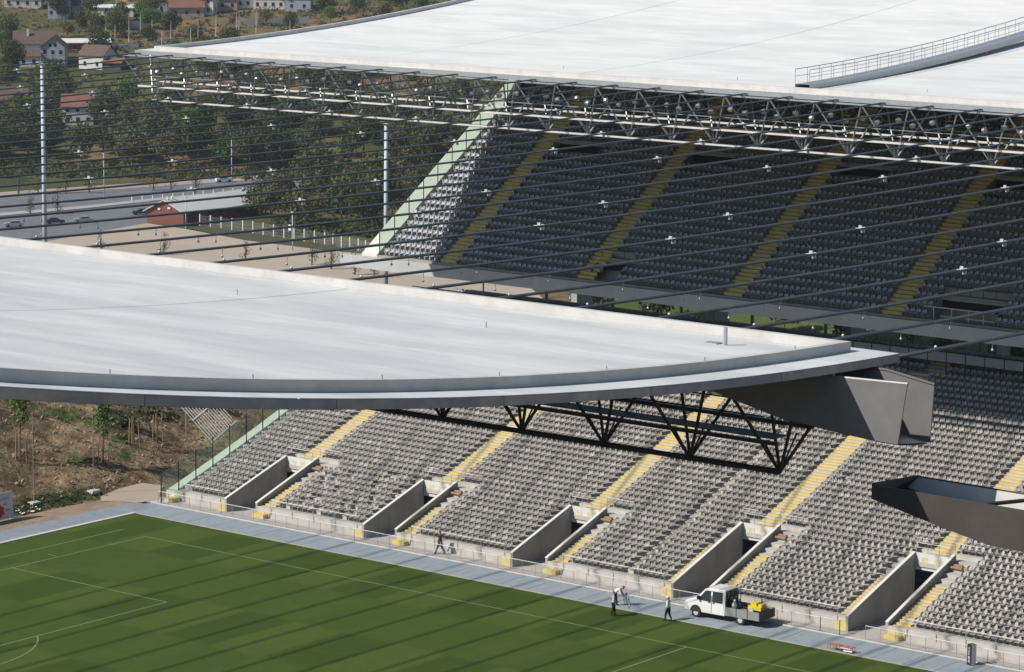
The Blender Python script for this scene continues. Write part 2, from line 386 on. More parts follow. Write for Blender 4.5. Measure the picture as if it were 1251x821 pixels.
me.from_pydata(co.tolist(), [], fs.tolist()); me.materials.append(MT['terrain'])
if me.polygons[0].normal.z < 0: me.flip_normals()
me.polygons.foreach_set('use_smooth', [True]*len(me.polygons))
terr = bpy.data.objects.new('terrain', me); C.objects.link(terr)
tag(terr, 'brown and green ground rising from the pitch end to the far wooded hillside', kind='structure')

# ------------------------------------------------------------------ pitch and paths
def sheet(name, pts, z, m_, label=None):
    mb = MB(); n = len(pts); mb.add([(p[0], p[1], (p[2] if len(p) > 2 else z)) for p in pts], [tuple(range(n))])
    o = mb.build(name, m_)
    if o.data.polygons[0].normal.z < 0: o.data.flip_normals()
    o['kind'] = 'structure'
    if label: o['label'] = label
    return o
sheet('ground_slab', [(-7.5, -90), (125, -90), (125, 11.5), (-7.5, 11.5)], -.008, 'walk')
sheet('grass_pitch', [(-6.7, -74), (112, -74), (112, 5.5), (-6.7, 5.5)], 0.0, 'turf', 'mown football pitch with light and dark cut squares')
# touchline track made of separate slabs
tk = bpy.data.objects.new('touchline_path', None); C.objects.link(tk); tag(tk, 'blue grey paved path along the touchline', kind='structure')
slab = MB().box((0, 0, 0), (2.46, 3.55, .035)).mesh('paving_slab', 'track')
for i in range(49):
    inst('paving_slab', slab, tk, Matrix.Translation((-8.6+i*2.5, 5.62, rng.uniform(-.004, .004))))
tk2 = bpy.data.objects.new('goal_line_path', None); C.objects.link(tk2); tag(tk2, 'grey paved path behind the goal line', kind='structure')
slab2 = MB().box((0, 0, 0), (2.83, 2.47, .035)).mesh('paving_slab_grey', 'track2')
for i in range(20):
    inst('paving_slab', slab2, tk2, Matrix.Translation((-9.95, 5.5-2.5*(i+1)+.02+3.0, rng.uniform(-.004, .004))))
kb = bpy.data.objects.new('kerb', None); C.objects.link(kb); tag(kb, 'pale kerb around the grass', kind='structure')
MB().box((-7.1, -60, -.02), (-6.7, 5.6, .06)).build('kerb_strip', 'post', kb)
MB().box((-6.95, 5.5, -.02), (112, 5.62, .05)).build('kerb_strip', 'kerb', kb)
sheet('walkway', [(-9.8, 9.2), (113, 9.2), (113, 11.6), (-9.8, 11.6)], .022, 'walk', 'concrete walkway at the foot of the seating')
MB().box((-8.6, 9.18, -.01), (113, 9.30, .10)).build('kerb_strip', 'post', kb)
def lines():
    z0, z1 = .004, .008; w = .055
    P = bpy.data.objects.new('pitch_markings', None); C.objects.link(P); tag(P, 'white lines of the football pitch', kind='structure')
    def ln(a, b):
        a = Vector(a); b = Vector(b); d = (b-a).normalized(); nrm = Vector((-d.y, d.x))*w
        mb = MB(); mb.add([(*(a-nrm), z1), (*(b-nrm), z1), (*(b+nrm), z1), (*(a+nrm), z1)], [(0, 1, 2, 3)])
        o = mb.build('painted_line', 'line', P)
        if o.data.polygons[0].normal.z < 0: o.data.flip_normals()
    XE = 105.2
    ln((0, -.07), (0, -68)); ln((0, 0), (XE, 0)); ln((XE, -.07), (XE, -68)); ln((.07, -68), (XE, -68))
    ln((52.6, -.08), (52.6, -67.9))
    ln((.08, -14.1), (16.5, -14.1)); ln((16.5, -14.03), (16.5, -54)); ln((.08, -54), (16.43, -54))
    ln((.08, -24.8), (5.5, -24.8)); ln((5.5, -24.73), (5.5, -43.2)); ln((.08, -43.2), (5.43, -43.2))
    ln((-3.2, -26), (-3.2, .8)); ln((-1.3, -9.2), (-.3, -9.2)); 
    for (c, r, a0, a1, n) in (((11, -34), 9.15, -52.5, 52.5, 24), ((52.6, -34), 9.15, 0, 360, 60)):
        mb = MB(); vs = []
        for i in range(n+1):
            a = R(a0+(a1-a0)*i/n)
            for rr in (r-w, r+w): vs.append((c[0]+rr*math.cos(a), c[1]+rr*math.sin(a), .009))
        mb.add(vs, [(2*i, 2*i+1, 2*i+3, 2*i+2) for i in range(n)])
        mb.build('painted_arc', 'line', P)
lines()

# ------------------------------------------------------------------ far grandstand
ST = thing('grandstand', 'concrete two tier football stand with grey seats and yellow stairs', 'grandstand', (52, 30, 0))
XL, XR = -8.85, 113.0
ROW, N1 = .78, 40
def zL(y): u = y-11; return .62+.33*u+.002*u*u
ROWY = [11.6+ROW*i for i in range(N1)]
VOMS = [-1.35+15.05*k for k in range(8)]
VR = [8, 8, 8, 10, 10, 10, 10, 10]          # rows beside each stair pit
VW = 2.9
lt = MB()
def segs(i):
    """x intervals of the tread of row i that are solid"""
    out = []; x = XL
    for v, n in zip(VOMS, VR):
        if i < n:
            out.append((x, v-.2)); x = v+VW
    out.append((x, XR)); return out
for i, y in enumerate(ROWY):
    z = zL(y); zp = zL(ROWY[i-1]) if i else 0
    for a, b in segs(i):
        lt.add([(a, y, zp-.05), (b, y, zp-.05), (b, y, z), (a, y, z)], [(0, 1, 2, 3)])
        lt.add([(a, y, z), (b, y, z), (b, y+ROW, z), (a, y+ROW, z)], [(0, 1, 2, 3)])
lower = lt.build('lower_terrace', 'conc', ST)
yb = ROWY[-1]+ROW; zb = zL(ROWY[-1])
# cross aisle and rear section in the shade
up2 = MB(); y = yb; z = zb
up2.box((XL, yb, zb-.6), (XR, yb+.25, zb+.02))
for i in range(4):
    yy = yb+1.4+i*.8; z2 = zb-.3+i*.55
    up2.add([(XL, yy, z2-.55), (XR, yy, z2-.55), (XR, yy, z2), (XL, yy, z2)], [(0, 1, 2, 3)])
    up2.add([(XL, yy, z2), (XR, yy, z2), (XR, yy+.8, z2), (XL, yy+.8, z2)], [(0, 1, 2, 3)])
up2.add([(XL, yb, zb-.35), (XR, yb, zb-.35), (XR, yb+1.4, zb-.35), (XL, yb+1.4, zb-.35)], [(0, 1, 2, 3)])
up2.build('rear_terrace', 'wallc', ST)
# front wall under the first row, butting the stair pits
fwm = MB()
edges = []; x = XL
for v in VOMS: edges.append((x, v-.2)); x = v+VW
edges.append((x, XR))
for a, b in edges: fwm.box((a, 11.25, 0), (b, 11.6, zL(11.6)+.012))
fwm.build('front_wall', 'conc', ST)

# stair pits (vomitories)
for k, (v, n) in enumerate(zip(VOMS, VR)):
    yk = ROWY[n-1]+ROW; zt = zL(yk)+.62
    L_ = [(10.65, 0), (10.65, 1.12), (yk+.1, zt), (yk+.1, 0)]
    w = MB().prism(L_, 'x', v-.2, v); pit = w.build('pit_wall', 'wallc', ST)
    w = MB().prism([(11.25, 0), (11.25, 1.05), (yk+.9, zt+.14), (yk+.9, 0)], 'x', v+VW-.2, v+VW); w.build('pit_wall', 'wallc', ST)
    MB().prism([(yk+.1, 2.35+(n-8)*.3), (yk+.1, zt), (yk+.35, zt), (yk+.6, 2.35+(n-8)*.3)], 'x', v, v+VW-.2).build('pit_end_wall', 'pale', ST)
    for jy in np.arange(12.4, yk-.2, 1.25):
        MB().box((v-.001, jy, .02), (v+.004, jy+.025, 1.05+(jy-10.65)*(zt-1.12)/(yk-10.55))).build('board_joint', 'edge1', pit, ws=True)
    # coping strips
    MB().prism([(10.62, 1.125), (10.62, 1.19), (yk+.1, zt+.07), (yk+.1, zt+.005)], 'x', v-.23, v+.02).build('coping', 'pale', ST)
    MB().prism([(11.22, 1.055), (11.22, 1.12), (yk+.9, zt+.21), (yk+.9, zt+.145)], 'x', v+VW-.22, v+VW+.03).build('coping', 'pale', ST)
    MB().box((v, 10.7, -.002), (v+VW-.2, yk+8, .03)).build('pit_floor', 'walk', ST)
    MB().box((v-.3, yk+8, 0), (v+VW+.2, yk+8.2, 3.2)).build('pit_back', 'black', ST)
    # door sized recess seen on the sunny side wall
    MB().box((v-.012, yk-4.2, .05), (v+.012, yk-3.1, 2.1)).build('steel_door', 'wallc', ST)
    # yellow plaques on the end wall
    for dx in (.55, 1.55):
        MB().box((v+dx, yk+.085, zt-1.0), (v+dx+.5, yk+.099, zt-.25)).build('yellow_mark', 'faintyellow', ST)

# yellow stair treads: each its own part
tre_cache = {}
def tread(w, h, parent, x, y, z, dp=.12):
    key = (round(w, 2), round(h, 3), dp)
    if key not in tre_cache:
        q_ = MB().box((0, 0, 0), (w, .44, h)).box((0, .43, h*2-.012), (w, .445+dp, h*2+.006))
        if dp > .2: q_.box((0, .425, h-.01), (w, .439, h*2-.014))
        tre_cache[key] = q_.mesh('stair_tread', 'yellow')
    return inst('stair_tread', tre_cache[key], parent, Matrix.Translation((x, y, z)))
rest = MB()
def put_tread(w, h, x, y, z, par):
    if x < 74: tread(w, h, par, x, y, z)
    else: rest.box((x, y, z), (x+w, y+.44, z+h))
AW = 1.85
for v, n in zip(VOMS, VR):
    for i, y in enumerate(ROWY):
        h = round((zL(y)-(zL(ROWY[i-1]) if i else 0))/2, 2)
        if i < n-2:
            if i > 0: put_tread(.8 if n == 8 else 1.15, h, v-(1.05 if n == 8 else 1.4), y-.44, (zL(ROWY[i-1]))+.002, lower)
            put_tread(1.35, h, v+VW+.06, y-.44, (zL(ROWY[i-1]) if i else .03)+.002, lower)
        elif i >= n+1:
            put_tread(AW, h, v+.5, y-.44, zL(ROWY[i-1])+.002, lower)
o = rest.build('stair_treads', 'yellow', lower); o['kind'] = 'stuff'
for v in VOMS:   # painted starting blocks at the foot of the stairs
    MB().box((v-1.15, 10.78, 0.02), (v-.23, 11.245, .62)).build('yellow_block', 'yellow', ST)
    MB().box((v+VW+.05, 10.6, 0.02), (v+VW+1.25, 11.15, .36)).build('yellow_block', 'yellow', ST)
MB().box((-8.2, 10.3, .02), (-7.2, 11.2, .35)).build('yellow_block', 'yellow', ST)

# ------------------------------------------------------------------ seats
def seat_template():
    mb = MB(); w = .215
    mb.add([(-w, -.30, .375), (w, -.30, .375), (w, .04, .39), (-w, .04, .39), (-w, -.33, .34), (w, -.33, .34), (-w, .04, .33), (w, .04, .33)],
           [(0, 1, 2, 3), (4, 5, 1, 0), (4, 0, 3, 6), (5, 7, 2, 1), (4, 6, 7, 5)])      # pan with lip
    prof = [(.36, .92), (.50, 1.03), (.62, .88), (.69, .45)]          # low round back, wings bent forward
    vs = []
    for z, f in prof:
        yb_ = .06+(z-.36)*.42
        for xx, dy in ((-w*f, -.12), (-w*.5*f, -.02), (w*.5*f, -.02), (w*f, -.12)): vs.append((xx, yb_+dy, z))
    fs = [(i*4+j, i*4+j+1, i*4+j+5, i*4+j+4) for i in range(3) for j in range(3)]
    back = [(x, y+.035, z+.004) for x, y, z in vs]
    n = len(vs)
    mb.add(vs+back, fs+[tuple(n+q for q in reversed(f)) for f in fs]+[(12, 13, n+13, n+12), (13, 14, n+14, n+13), (14, 15, n+15, n+14)]+[(i*4, i*4+4, n+i*4+4, n+i*4) for i in range(3)]+[(i*4+3, n+i*4+3, n+i*4+7, i*4+7) for i in range(3)])
    mb.box((-.05, -.02, 0), (.05, .10, .35), 1)
    return mb
SEAT = seat_template()
seat_me = SEAT.mesh('seat', ['seat', 'bracket'])
MIS = [(5.2, 4, 1.5), (7.5, 3, 1.0), (4.0, 7, .8), (9.5, 2, 1.0)]
def lower_seats():
    out = []
    for i, y in enumerate(ROWY):
        if i == N1-1: continue
        blocks = []; x = -6.95
        for v, n in zip(VOMS, VR):
            if i < n: blocks.append((x, v-(1.15 if n == 8 else 1.5))); x = v+VW+1.5
            elif i < n+2: blocks.append((x, v-.45)); x = v+VW+1.9
            else: blocks.append((x, v+.42)); x = v+.5+AW+.08
        blocks.append((x, 112.5))
        for a, b in blocks:
            cnt = int((b-a)/.54)
            if cnt < 1: continue
            st = (b-a)/cnt
            for j in range(cnt):
                xx = a+(j+.5)*st
                # gaps where seats are missing
                if 2.5 < xx < 12.6 and i < 9 and rng.random() < (.10 if i > 4 else .16): continue
                gl = 36.9+(i*.0)
                if 34.0 < xx < 52 and abs(xx-38.6) < .28 and i < 34: continue
                if rng.random() < .0015: continue
                out.append((xx, y+.43+.10, zL(y)))
    return out
def fill(seats, name, parent, sm='seat'):
    base = np.array(SEAT.v); nv = len(base)
    pos = np.array(seats)[:, None, :]+base[None]
    tilt = rng.uniform(-.012, .012, (len(seats), 1)); pos[:, :, 1] += tilt*(base[None, :, 2])*2
    loops = []; starts = []; tot = []; k = 0
    for f in SEAT.f: starts.append(k); tot.append(len(f)); loops += list(f); k += len(f)
    loops = np.array(loops); ns = len(seats)
    me = bpy.data.meshes.new(name)
    me.vertices.add(nv*ns); me.vertices.foreach_set('co', pos.reshape(-1))
    L_ = (loops[None]+np.arange(ns)[:, None]*nv).reshape(-1)
    me.loops.add(len(L_)); me.loops.foreach_set('vertex_index', L_)
    S_ = (np.array(starts)[None]+np.arange(ns)[:, None]*k).reshape(-1); T_ = np.tile(tot, ns)
    me.polygons.add(len(S_)); me.polygons.foreach_set('loop_start', S_); me.polygons.foreach_set('loop_total', T_)
    me.polygons.foreach_set('material_index', np.tile(SEAT.mi, ns))
    me.materials.append(MT[sm]); me.materials.append(MT['bracket']); me.update(); me.validate()
    o = bpy.data.objects.new(name, me); C.objects.link(o); attach(o, parent, True); o['kind'] = 'stuff'
    return o
LS = lower_seats()
def seen_key(s):  # nearest seats that stand inside the picture
    d = (Vector(s)-CAM); z = d.dot(fw); X = 625.5+FPX*d.dot(r2)/z; Y = 410.5-FPX*d.dot(u2)/z
    return (0 if (X < 1245 and Y < 812 and (Y > 670 or X < 1060)) else 1, d.length)
LS.sort(key=seen_key)
for s in LS[:300]: inst('seat', seat_me, lower, Matrix.Translation(s))
REST = LS[300:]; mk_ = rng.random(len(REST)) < .12
fill([s_ for s_, q_ in zip(REST, mk_) if not q_], 'seats', lower)
fill([s_ for s_, q_ in zip(REST, mk_) if q_], 'bleached_seats', lower, 'seatL')

# ------------------------------------------------------------------ upper tier
U0, Z0, SL, N2 = 36.0, 18.3, .69, 41
ROWU = [U0+.8*j for j in range(N2)]
def zU(y): return Z0+SL*(y-U0)
UA = [.85+15.05*k for k in range(8)]         # aisle centres
UVOM = [(16.0, 19.0, 1, 2), (49.4, 55.0, 1, 2), (76.1, 79.5, 1, 2)]     # small boxes near the front
UVOM2 = [(2.2, 7.4, 16, 17), (16.9, 21.4, 16, 17), (32.0, 37.2, 16, 17), (47.0, 51.4, 16, 17), (62, 67.5, 16, 17)]
ut = MB()
for j, y in enumerate(ROWU):
    z = zU(y); zp = z-.8*SL
    segs_ = [(XL, XR)]
    for (a, b, r0, r1) in UVOM+UVOM2:
        if r0 <= j <= r1:
            ns = []
            for p, q in segs_:
                if a > p and b < q: ns += [(p, a), (b, q)]
                else: ns.append((p, q))
            segs_ = ns
    for a, b in segs_:
        ut.add([(a, y, zp-.05), (b, y, zp-.05), (b, y, z), (a, y, z)], [(0, 1, 2, 3)])
        ut.add([(a, y, z), (b, y, z), (b, y+.8, z), (a, y+.8, z)], [(0, 1, 2, 3)])
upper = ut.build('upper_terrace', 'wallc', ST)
for (a, b, r0, r1) in UVOM+UVOM2:
    ya, yb_ = ROWU[r0], ROWU[r1]+.8; zf = zU(ROWU[r0-1]); zt = zU(ROWU[r1])+.0
    p = MB()
    p.prism([(ya, zf-.1), (yb_, zf-.1), (yb_, zt+.35), (ya, zf+.75)], 'x', a-.12, a); p.prism([(ya, zf-.1), (yb_, zf-.1), (yb_, zt+.35), (ya, zf+.75)], 'x', b, b+.12)
    p.box((a, yb_-.15, zt+.18), (b, yb_, zt+.4)); p.box((a, ya, zf-.2), (b, yb_, zf-.02))
    p.build('passage_wall', 'wallc', upper)
    MB().box((a, yb_-.10, zf), (b, yb_-.02, zt+.17)).build('passage_shade', 'black', upper)  # black panel painting the deep shade of the opening
    q = MB()
    for xx in np.arange(a, b+.1, 1.15): q.tube([(xx, yb_+.1, zt+.4), (xx, yb_+.1, zt+1.2)], .025, 5)
    q.tube([(a, yb_+.1, zt+1.2), (b, yb_+.1, zt+1.2)], .03, 5)
    q.build('passage_rail', 'steeld', upper)
for (a, b, r0, r1) in UVOM[1:2]:   # pale metal frame of a camera booth
    q = MB(); ya = ROWU[r0]-.35; zf = zU(ROWU[r0-1])
    for xx in (a+.3, a+1.9, a+3.4, a+4.7):
        q.tube([(xx, ya, zf-.4), (xx, ya, zf+.95)], .045, 5)
    q.tube([(a-.6, ya, zf+.95), (b, ya, zf+.95)], .05, 5); q.tube([(a+.9, ya, zf+.3), (b, ya, zf+.3)], .04, 5)
    q.build('booth_frame', 'steelw', upper)
ust = MB()
for c in UA:
    for j, y in enumerate(ROWU):
        if j == 0: continue
        zz = zU(ROWU[j-1])+.002; skip = False
        for hh, yo in ((.275, -.40),):
            if c < 62: tread(1.75, hh, upper, c-.875, y-.44, zz, .33)
            else: ust.box((c-.875, y-.44, zz), (c+.875, y, zz+hh))
        MBh = None
o = ust.build('stair_treads', 'yellow', upper); o['kind'] = 'stuff'
US = []
for j, y in enumerate(ROWU[:-1]):
    x = -6.6
    for c in UA+[113.5]:
        a, b = x, c-.98; cnt = int((b-a)/.54); st = (b-a)/max(cnt, 1)
        for q in range(cnt):
            xx = a+(q+.5)*st
            if any(A-.25 < xx < B+.25 and r0-(1 if (A, B, r0, r1) in UVOM else 0) <= j <= r1+(1 if (A, B, r0, r1) in UVOM else 0) for (A, B, r0, r1) in UVOM+UVOM2): continue
            US.append((xx, y+.46, zU(y)))
        x = c+.98
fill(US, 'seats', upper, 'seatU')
# seats in the shaded rear terrace
RS = []
for i in range(3):
    yy = yb+1.4+i*.8; z2 = zb-.3+i*.55
    x = -6.6
    for v in VOMS+[114.0]:
        cnt = int((v+.42-x)/.54)
        for q in range(cnt): RS.append((x+(q+.5)*.54, yy+.45, z2))
        x = v+.5+AW+.08
rear = [c for c in ST.children if c.name.startswith('rear_terrace')][0]
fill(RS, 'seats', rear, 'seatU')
q = MB()
for v in VOMS:
    for i in range(4): q.box((v+.5, yb+.96+i*.8, zb-.85+i*.55+.002), (v+.5+AW, yb+1.4+i*.8, zb-.85+i*.55+.28))
o = q.build('stair_treads', 'yellow', rear); o['kind'] = 'stuff'

# front beam (fascia) of the upper tier and its soffit
MB().prism([(35.55, 17.06), (35.55, 18.14), (35.95, 18.14), (35.95, 17.4), (36.4, 17.06)], 'x', -11.1, XR).build('front_beam', 'fascia', ST)
sf = MB(); sf.add([(XL, 35.95, 17.3), (XR, 35.95, 17.3), (XR, 68.6, 17.3+.69*32.65), (XL, 68.6, 17.3+.69*32.65)], [(0, 3, 2, 1)])
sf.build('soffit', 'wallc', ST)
fin = MB().prism([(36.6, 17.6), (60, 33.0), (69, 39), (69, 0), (66.5, 0), (66.5, 12), (65, 19), (58, 25), (46, 20.5)], 'x', -.35, .35).mesh('rib_wall', 'wallc')
col = MB().box((-.3, -.3, 0), (.3, .3, 1)).mesh('column', 'wallc')
for k in range(9):
    inst('rib_wall', fin, ST, Matrix.Translation((-7.2+15.05*k-(.0 if k else 1.2), 0, 0)))
for k in range(17):
    x = -6.6+7.525*k
    inst('column', col, ST, Matrix.Translation((x, 50.2, 0)) @ Matrix.Diagonal((.35, .35, 26.5, 1)))
MB().box((XL, 69, 0), (XR, 69.3, 5)).build('rear_wall', 'wallc', ST)
# end edge beams (stringers) of both tiers
def stringer(name, y0, y1, zf_, x0, x1, up_, dn):
    n = 16; top = [(y0+(y1-y0)*i/n, zf_(y0+(y1-y0)*i/n)+up_) for i in range(n+1)]
    bot = [(y, z-dn) for y, z in reversed(top)]
    return MB().prism(top+bot, 'x', x0, x1).build(name, 'pale', ST)
stringer('end_beam', 11.2, 42.6, zL, XL-.02, -7.9, .05, .9)
stringer('end_beam', 35.95, 68.6, zU, XL-.02, -7.1, .08, 1.0)
MB().prism([(11.6, 0), (11.6, .1), (42.5, zL(42)-.9), (46.5, zL(42)+.6), (46.5, 0)], 'x', XL, XL+.3).build('end_wall', 'pale', ST)
# glazed end fences
def end_fence(label, x, ys, zf_, hgt_, pr):
    t = thing('glass_fence', label, 'fence', (x, ys[0], zf_(ys[0])))
    for a in ys: rod('post', (x, a, zf_(a)), (x, a, zf_(a)+hgt_), pr, 'steeld', t)
    for a, b in zip(ys[:-1], ys[1:]):
        p = MB(); g = .06
        p.add([(x-.05, a+g, zf_(a+g)+.08), (x-.05, b-g, zf_(b-g)+.08), (x-.05, b-g, zf_(b-g)+hgt_-.08), (x-.05, a+g, zf_(a+g)+hgt_-.08),
               (x-.062, a+g, zf_(a+g)+.08), (x-.062, b-g, zf_(b-g)+.08), (x-.062, b-g, zf_(b-g)+hgt_-.08), (x-.062, a+g, zf_(a+g)+hgt_-.08)],
              [(0, 1, 2, 3), (7, 6, 5, 4), (0, 4, 5, 1), (1, 5, 6, 2), (2, 6, 7, 3), (3, 7, 4, 0)])
        p.build('pane', 'glass', t)
    return t
end_fence('greenish glass fence stepping up the end of the lower tier', -7.75, [9.5+2.05*i for i in range(16)], lambda y: zL(y) if y > 11.3 else .02, 2.55, .055)
end_fence('greenish glass fence with dark posts along the end of the upper tier', -7.0, [36.2+2.0*i for i in range(16)], zU, 1.9, .05)

# balustrade above the lower tier
bal = thing('balustrade', 'dark framed glass balustrade along the top of the lower tier', 'railing', (XL, yb+.12, zb))
ybb = yb+.12
nb = int((XR-XL)/1.75)
pane = MB().box((.05, -.012, 1.05), (1.70, .012, 1.78)).mesh('pane', 'panelg')
for i in range(nb+1):
    x = XL+1.75*i
    rod('post', (x, ybb, zb+.02), (x, ybb, zb+1.85), .045, 'steeld', bal, n=5)
    if i < nb: inst('pane', pane, bal, Matrix.Translation((x, ybb, zb)))
rod('top_rail', (XL, ybb, zb+1.85), (XR, ybb, zb+1.85), .05, 'steeld', bal)
rod('bottom_rail', (XL, ybb, zb+.98), (XR, ybb, zb+.98), .05, 'steeld', bal)

# ------------------------------------------------------------------ rails on the lower tier
pf = thing('pitch_fence', 'low metal fence between the walkway and the touchline path', 'fence', (-8.1, 9.5, .02))
def fence_run(x0, x1, y, z, h, step, parent, infill=0, r=.02):
    n = max(1, round((x1-x0)/step)); dx = (x1-x0)/n
    for i in range(n+1): rod('post', (x0+i*dx, y, z), (x0+i*dx, y, z+h), r, 'steel', parent, n=5)
    rod('rail', (x0, y, z+h), (x1, y, z+h), r*1.3, 'steelw', parent, n=5)
    rod('rail', (x0, y, z+.12), (x1, y, z+.12), r*.8, 'steel', parent, n=5)
    if infill:
        b = MB()
        for i in range(int((x1-x0)/infill)): b.tube([(x0+i*infill, y, z+.12), (x0+i*infill, y, z+h)], .006, 3)
        o = b.build('fine_bars', 'steel', parent); o['kind'] = 'stuff'
fence_run(-8.1, 57.3, 9.5, .02, 1.02, 1.22, pf, .12)
fence_run(61.0, 84.0, 9.5, .02, 1.02, 1.22, pf, .12)
for v in (57.3, 58.9): rod('post', (v, 9.5, .02), (v, 9.5, 1.1), .03, 'steeld', pf)
fence_run(57.3, 58.9, 9.5, .02, 1.05, 1.6, pf, .1)
fr = thing('front_rail', 'pale metal handrails in front of the first row of seats', 'railing', (-7, 11.2, .6))
x = -6.9
for k, v in enumerate(VOMS[:6]):
    a, b = x, v-1.25
    z = zL(11.6)+.02
    n = max(1, round((b-a)/2.5)); dx = (b-a)/n
    for i in range(n+1): rod('post', (a+i*dx, 11.2, .35), (a+i*dx, 11.2, z+.72), .022, 'steel', fr, n=5)
    rod('rail', (a, 11.2, z+.72), (b, 11.2, z+.72), .03, 'steelw', fr, n=5)
    x = v+VW+1.55
pitn = ['nearest the corner flag', 'second from the glass fence', 'in the middle of the stand', 'behind the white truck', 'with the gap in the fence before it', 'beyond the dark gutter']
for k, v in enumerate(VOMS[:6]):
    n = VR[k]; yk = ROWY[n-1]+ROW; zt = zL(yk)+.62
    t = thing('stair_pit_rail', 'thin metal railing above the stair pit '+pitn[k], 'railing', (v, yk+.3, zt), group='rails around the stair pits')
    za = zL(ROWY[n])
    for xx in (v, v+.95, v+1.9, v+VW-.1): rod('post', (xx, yk+.22, zt), (xx, yk+.22, zt+.75), .02, 'steel', t, n=5)
    rod('rail', (v, yk+.22, zt+.75), (v+VW-.1, yk+.22, zt+.75), .026, 'steelw', t, n=5)
    y2 = ROWY[n+1]+ROW+.1; z2 = zL(y2)
    for xa, xb in ((v-1.0, v+.35), (v+.5+AW, v+VW+1.9)):
        for xx in (xa, xb): rod('post', (xx, y2, z2-.75), (xx, y2, z2+.75), .02, 'steel', t, n=5)
        rod('rail', (xa, y2, z2+.75), (xb, y2, z2+.75), .026, 'steelw', t, n=5)
    for (xx, yy) in ((v+VW+.15, ROWY[n]+.2),):
        MB().box((xx, yy, za+.002), (xx+.75, yy+.25, za+.2)).build('side_step', 'wood', ST)
        MB().box((xx, yy-.4, za+.002), (xx+.95, yy-.15, za+.12)).build('side_step', 'wood', ST)

# ------------------------------------------------------------------ roofs
def zN(y): t = max(0.0, -79.3-y); return 37.30+.0257*t+.00197*t*t
def zF(y): t = max(0.0, y-11.35); return 37.38+.02*t+.0011*t*t
RX0, RX1 = -12.1, 117.1
def roof(name, label, y_in, y_out, zf_, xj, yj, TH=.26, pm='roofc'):
    sgn = 1 if y_out > y_in else -1
    t = thing(name, label, 'roof', (52.5, y_in, 37))
    def strip(x0, x1, ya, yb__, top, bot, nm, m_, parent=t):
        n = max(2, int(abs(yb__-ya)/2.0)); ys = [ya+(yb__-ya)*i/n for i in range(n+1)]
        vs = []
        for y in ys: vs += [(x0, y, zf_(y)+bot), (x1, y, zf_(y)+bot), (x1, y, zf_(y)+top), (x0, y, zf_(y)+top)]
        fs = []
        for i in range(n):
            a = 4*i; b = a+4
            fs += [(a, a+1, b+1, b), (a+1, a+2, b+2, b+1), (a+2, a+3, b+3, b+2), (a+3, a, b, b+3)]
        fs += [(0, 3, 2, 1), (4*n, 4*n+1, 4*n+2, 4*n+3)]
        if sgn < 0: fs = [f[::-1] for f in fs]
        return MB().add(vs, fs).build(nm, m_, parent)
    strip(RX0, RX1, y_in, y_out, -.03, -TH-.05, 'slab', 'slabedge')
    xs = [RX0]+xj+[RX1]; ys = [y_in]+yj+[y_out]
    g = .035
    for i in range(len(xs)-1):
        for j in range(len(ys)-1):
            strip(xs[i]+(g if i else 0), xs[i+1]-(g if i < len(xs)-2 else 0), ys[j]+sgn*(g if j else .0), ys[j+1]-sgn*(g if j < len(ys)-2 else 0), rng.uniform(-.002, .003), -.026, 'roof_panel', pm)
    # upstands
    ui, ue, hh, th = .80, 1.40, .34, .28
    strip(RX0+ue, RX1-ue, y_in+sgn*ui, y_in+sgn*(ui+th), hh, .006, 'upstand', 'upstand')
    for xa in (RX0+ue, RX1-ue-th): strip(xa, xa+th, y_in+sgn*(ui+th+.003), y_out, hh+.002, .006, 'upstand', 'upstand')
    # edge angle along pitch side
    strip(RX0-.01, RX1+.01, y_in-sgn*.05, y_in-sgn*.003, .012, -TH-.08, 'edge_trim', 'steel')
    # small vents / bolts on the upstand
    for xx in (92.0, 104.0, 76.0, 60.0, 44.0, 28.0):
        rod('roof_pin', (xx, y_in+sgn*6, zf_(y_in+sgn*6)), (xx, y_in+sgn*6, zf_(y_in+sgn*6)+.22), .025, 'steel', t, n=5)
    for i in range(9):
        y = y_in+sgn*(4+5.2*i)
        rod('roof_pin', (RX1-ue-.14, y, zf_(y)+.33), (RX1-ue-.14, y, zf_(y)+.46), .022, 'steel', t, n=5)
    return t, strip
far_roof, fs_ = roof('stadium_roof', 'white concrete roof slab over the far shaded stand', 11.35, 68.7, zF, [9.5, 31.2, 52.5, 74.0, 95.6], [26.0, 41.5, 55.5])
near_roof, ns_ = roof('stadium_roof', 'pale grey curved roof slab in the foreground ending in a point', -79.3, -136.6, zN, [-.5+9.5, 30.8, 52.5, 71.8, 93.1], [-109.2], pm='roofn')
# drain post by the tip
y = -82.2
rod('drain_post', (112.0, y, zN(y)), (112.0, y, zN(y)+.62), .07, 'steel', near_roof)
MB().box((111.2, -82.3, zN(-82)-.02), (111.7, -81.95, zN(-82)+.05)).build('drain_cover', 'steel', near_roof)
# simple rear grandstand body that carries the near roof (out of the picture)
NG = thing('grandstand', 'plain concrete stand hidden under the foreground roof', 'grandstand', (52, -100, 0))
MB().prism([(-81, 0), (-81, 1), (-104, 11), (-104, 18), (-135, 39), (-137, 39), (-137, 0)], 'x', -8, 108).build('terrace_body', 'wallc', NG)
for k in range(8): MB().box((-8+16.4*k, -137, 38), (-7+16.4*k, -132, 42.8)).build('rib_wall', 'wallc', NG)
for k in range(9): MB().box((-7.3+15.05*k, 66.6, 38.6), (-6.7+15.05*k, 68.6, zF(68)-.35)).build('roof_bearing', 'wallc', ST)

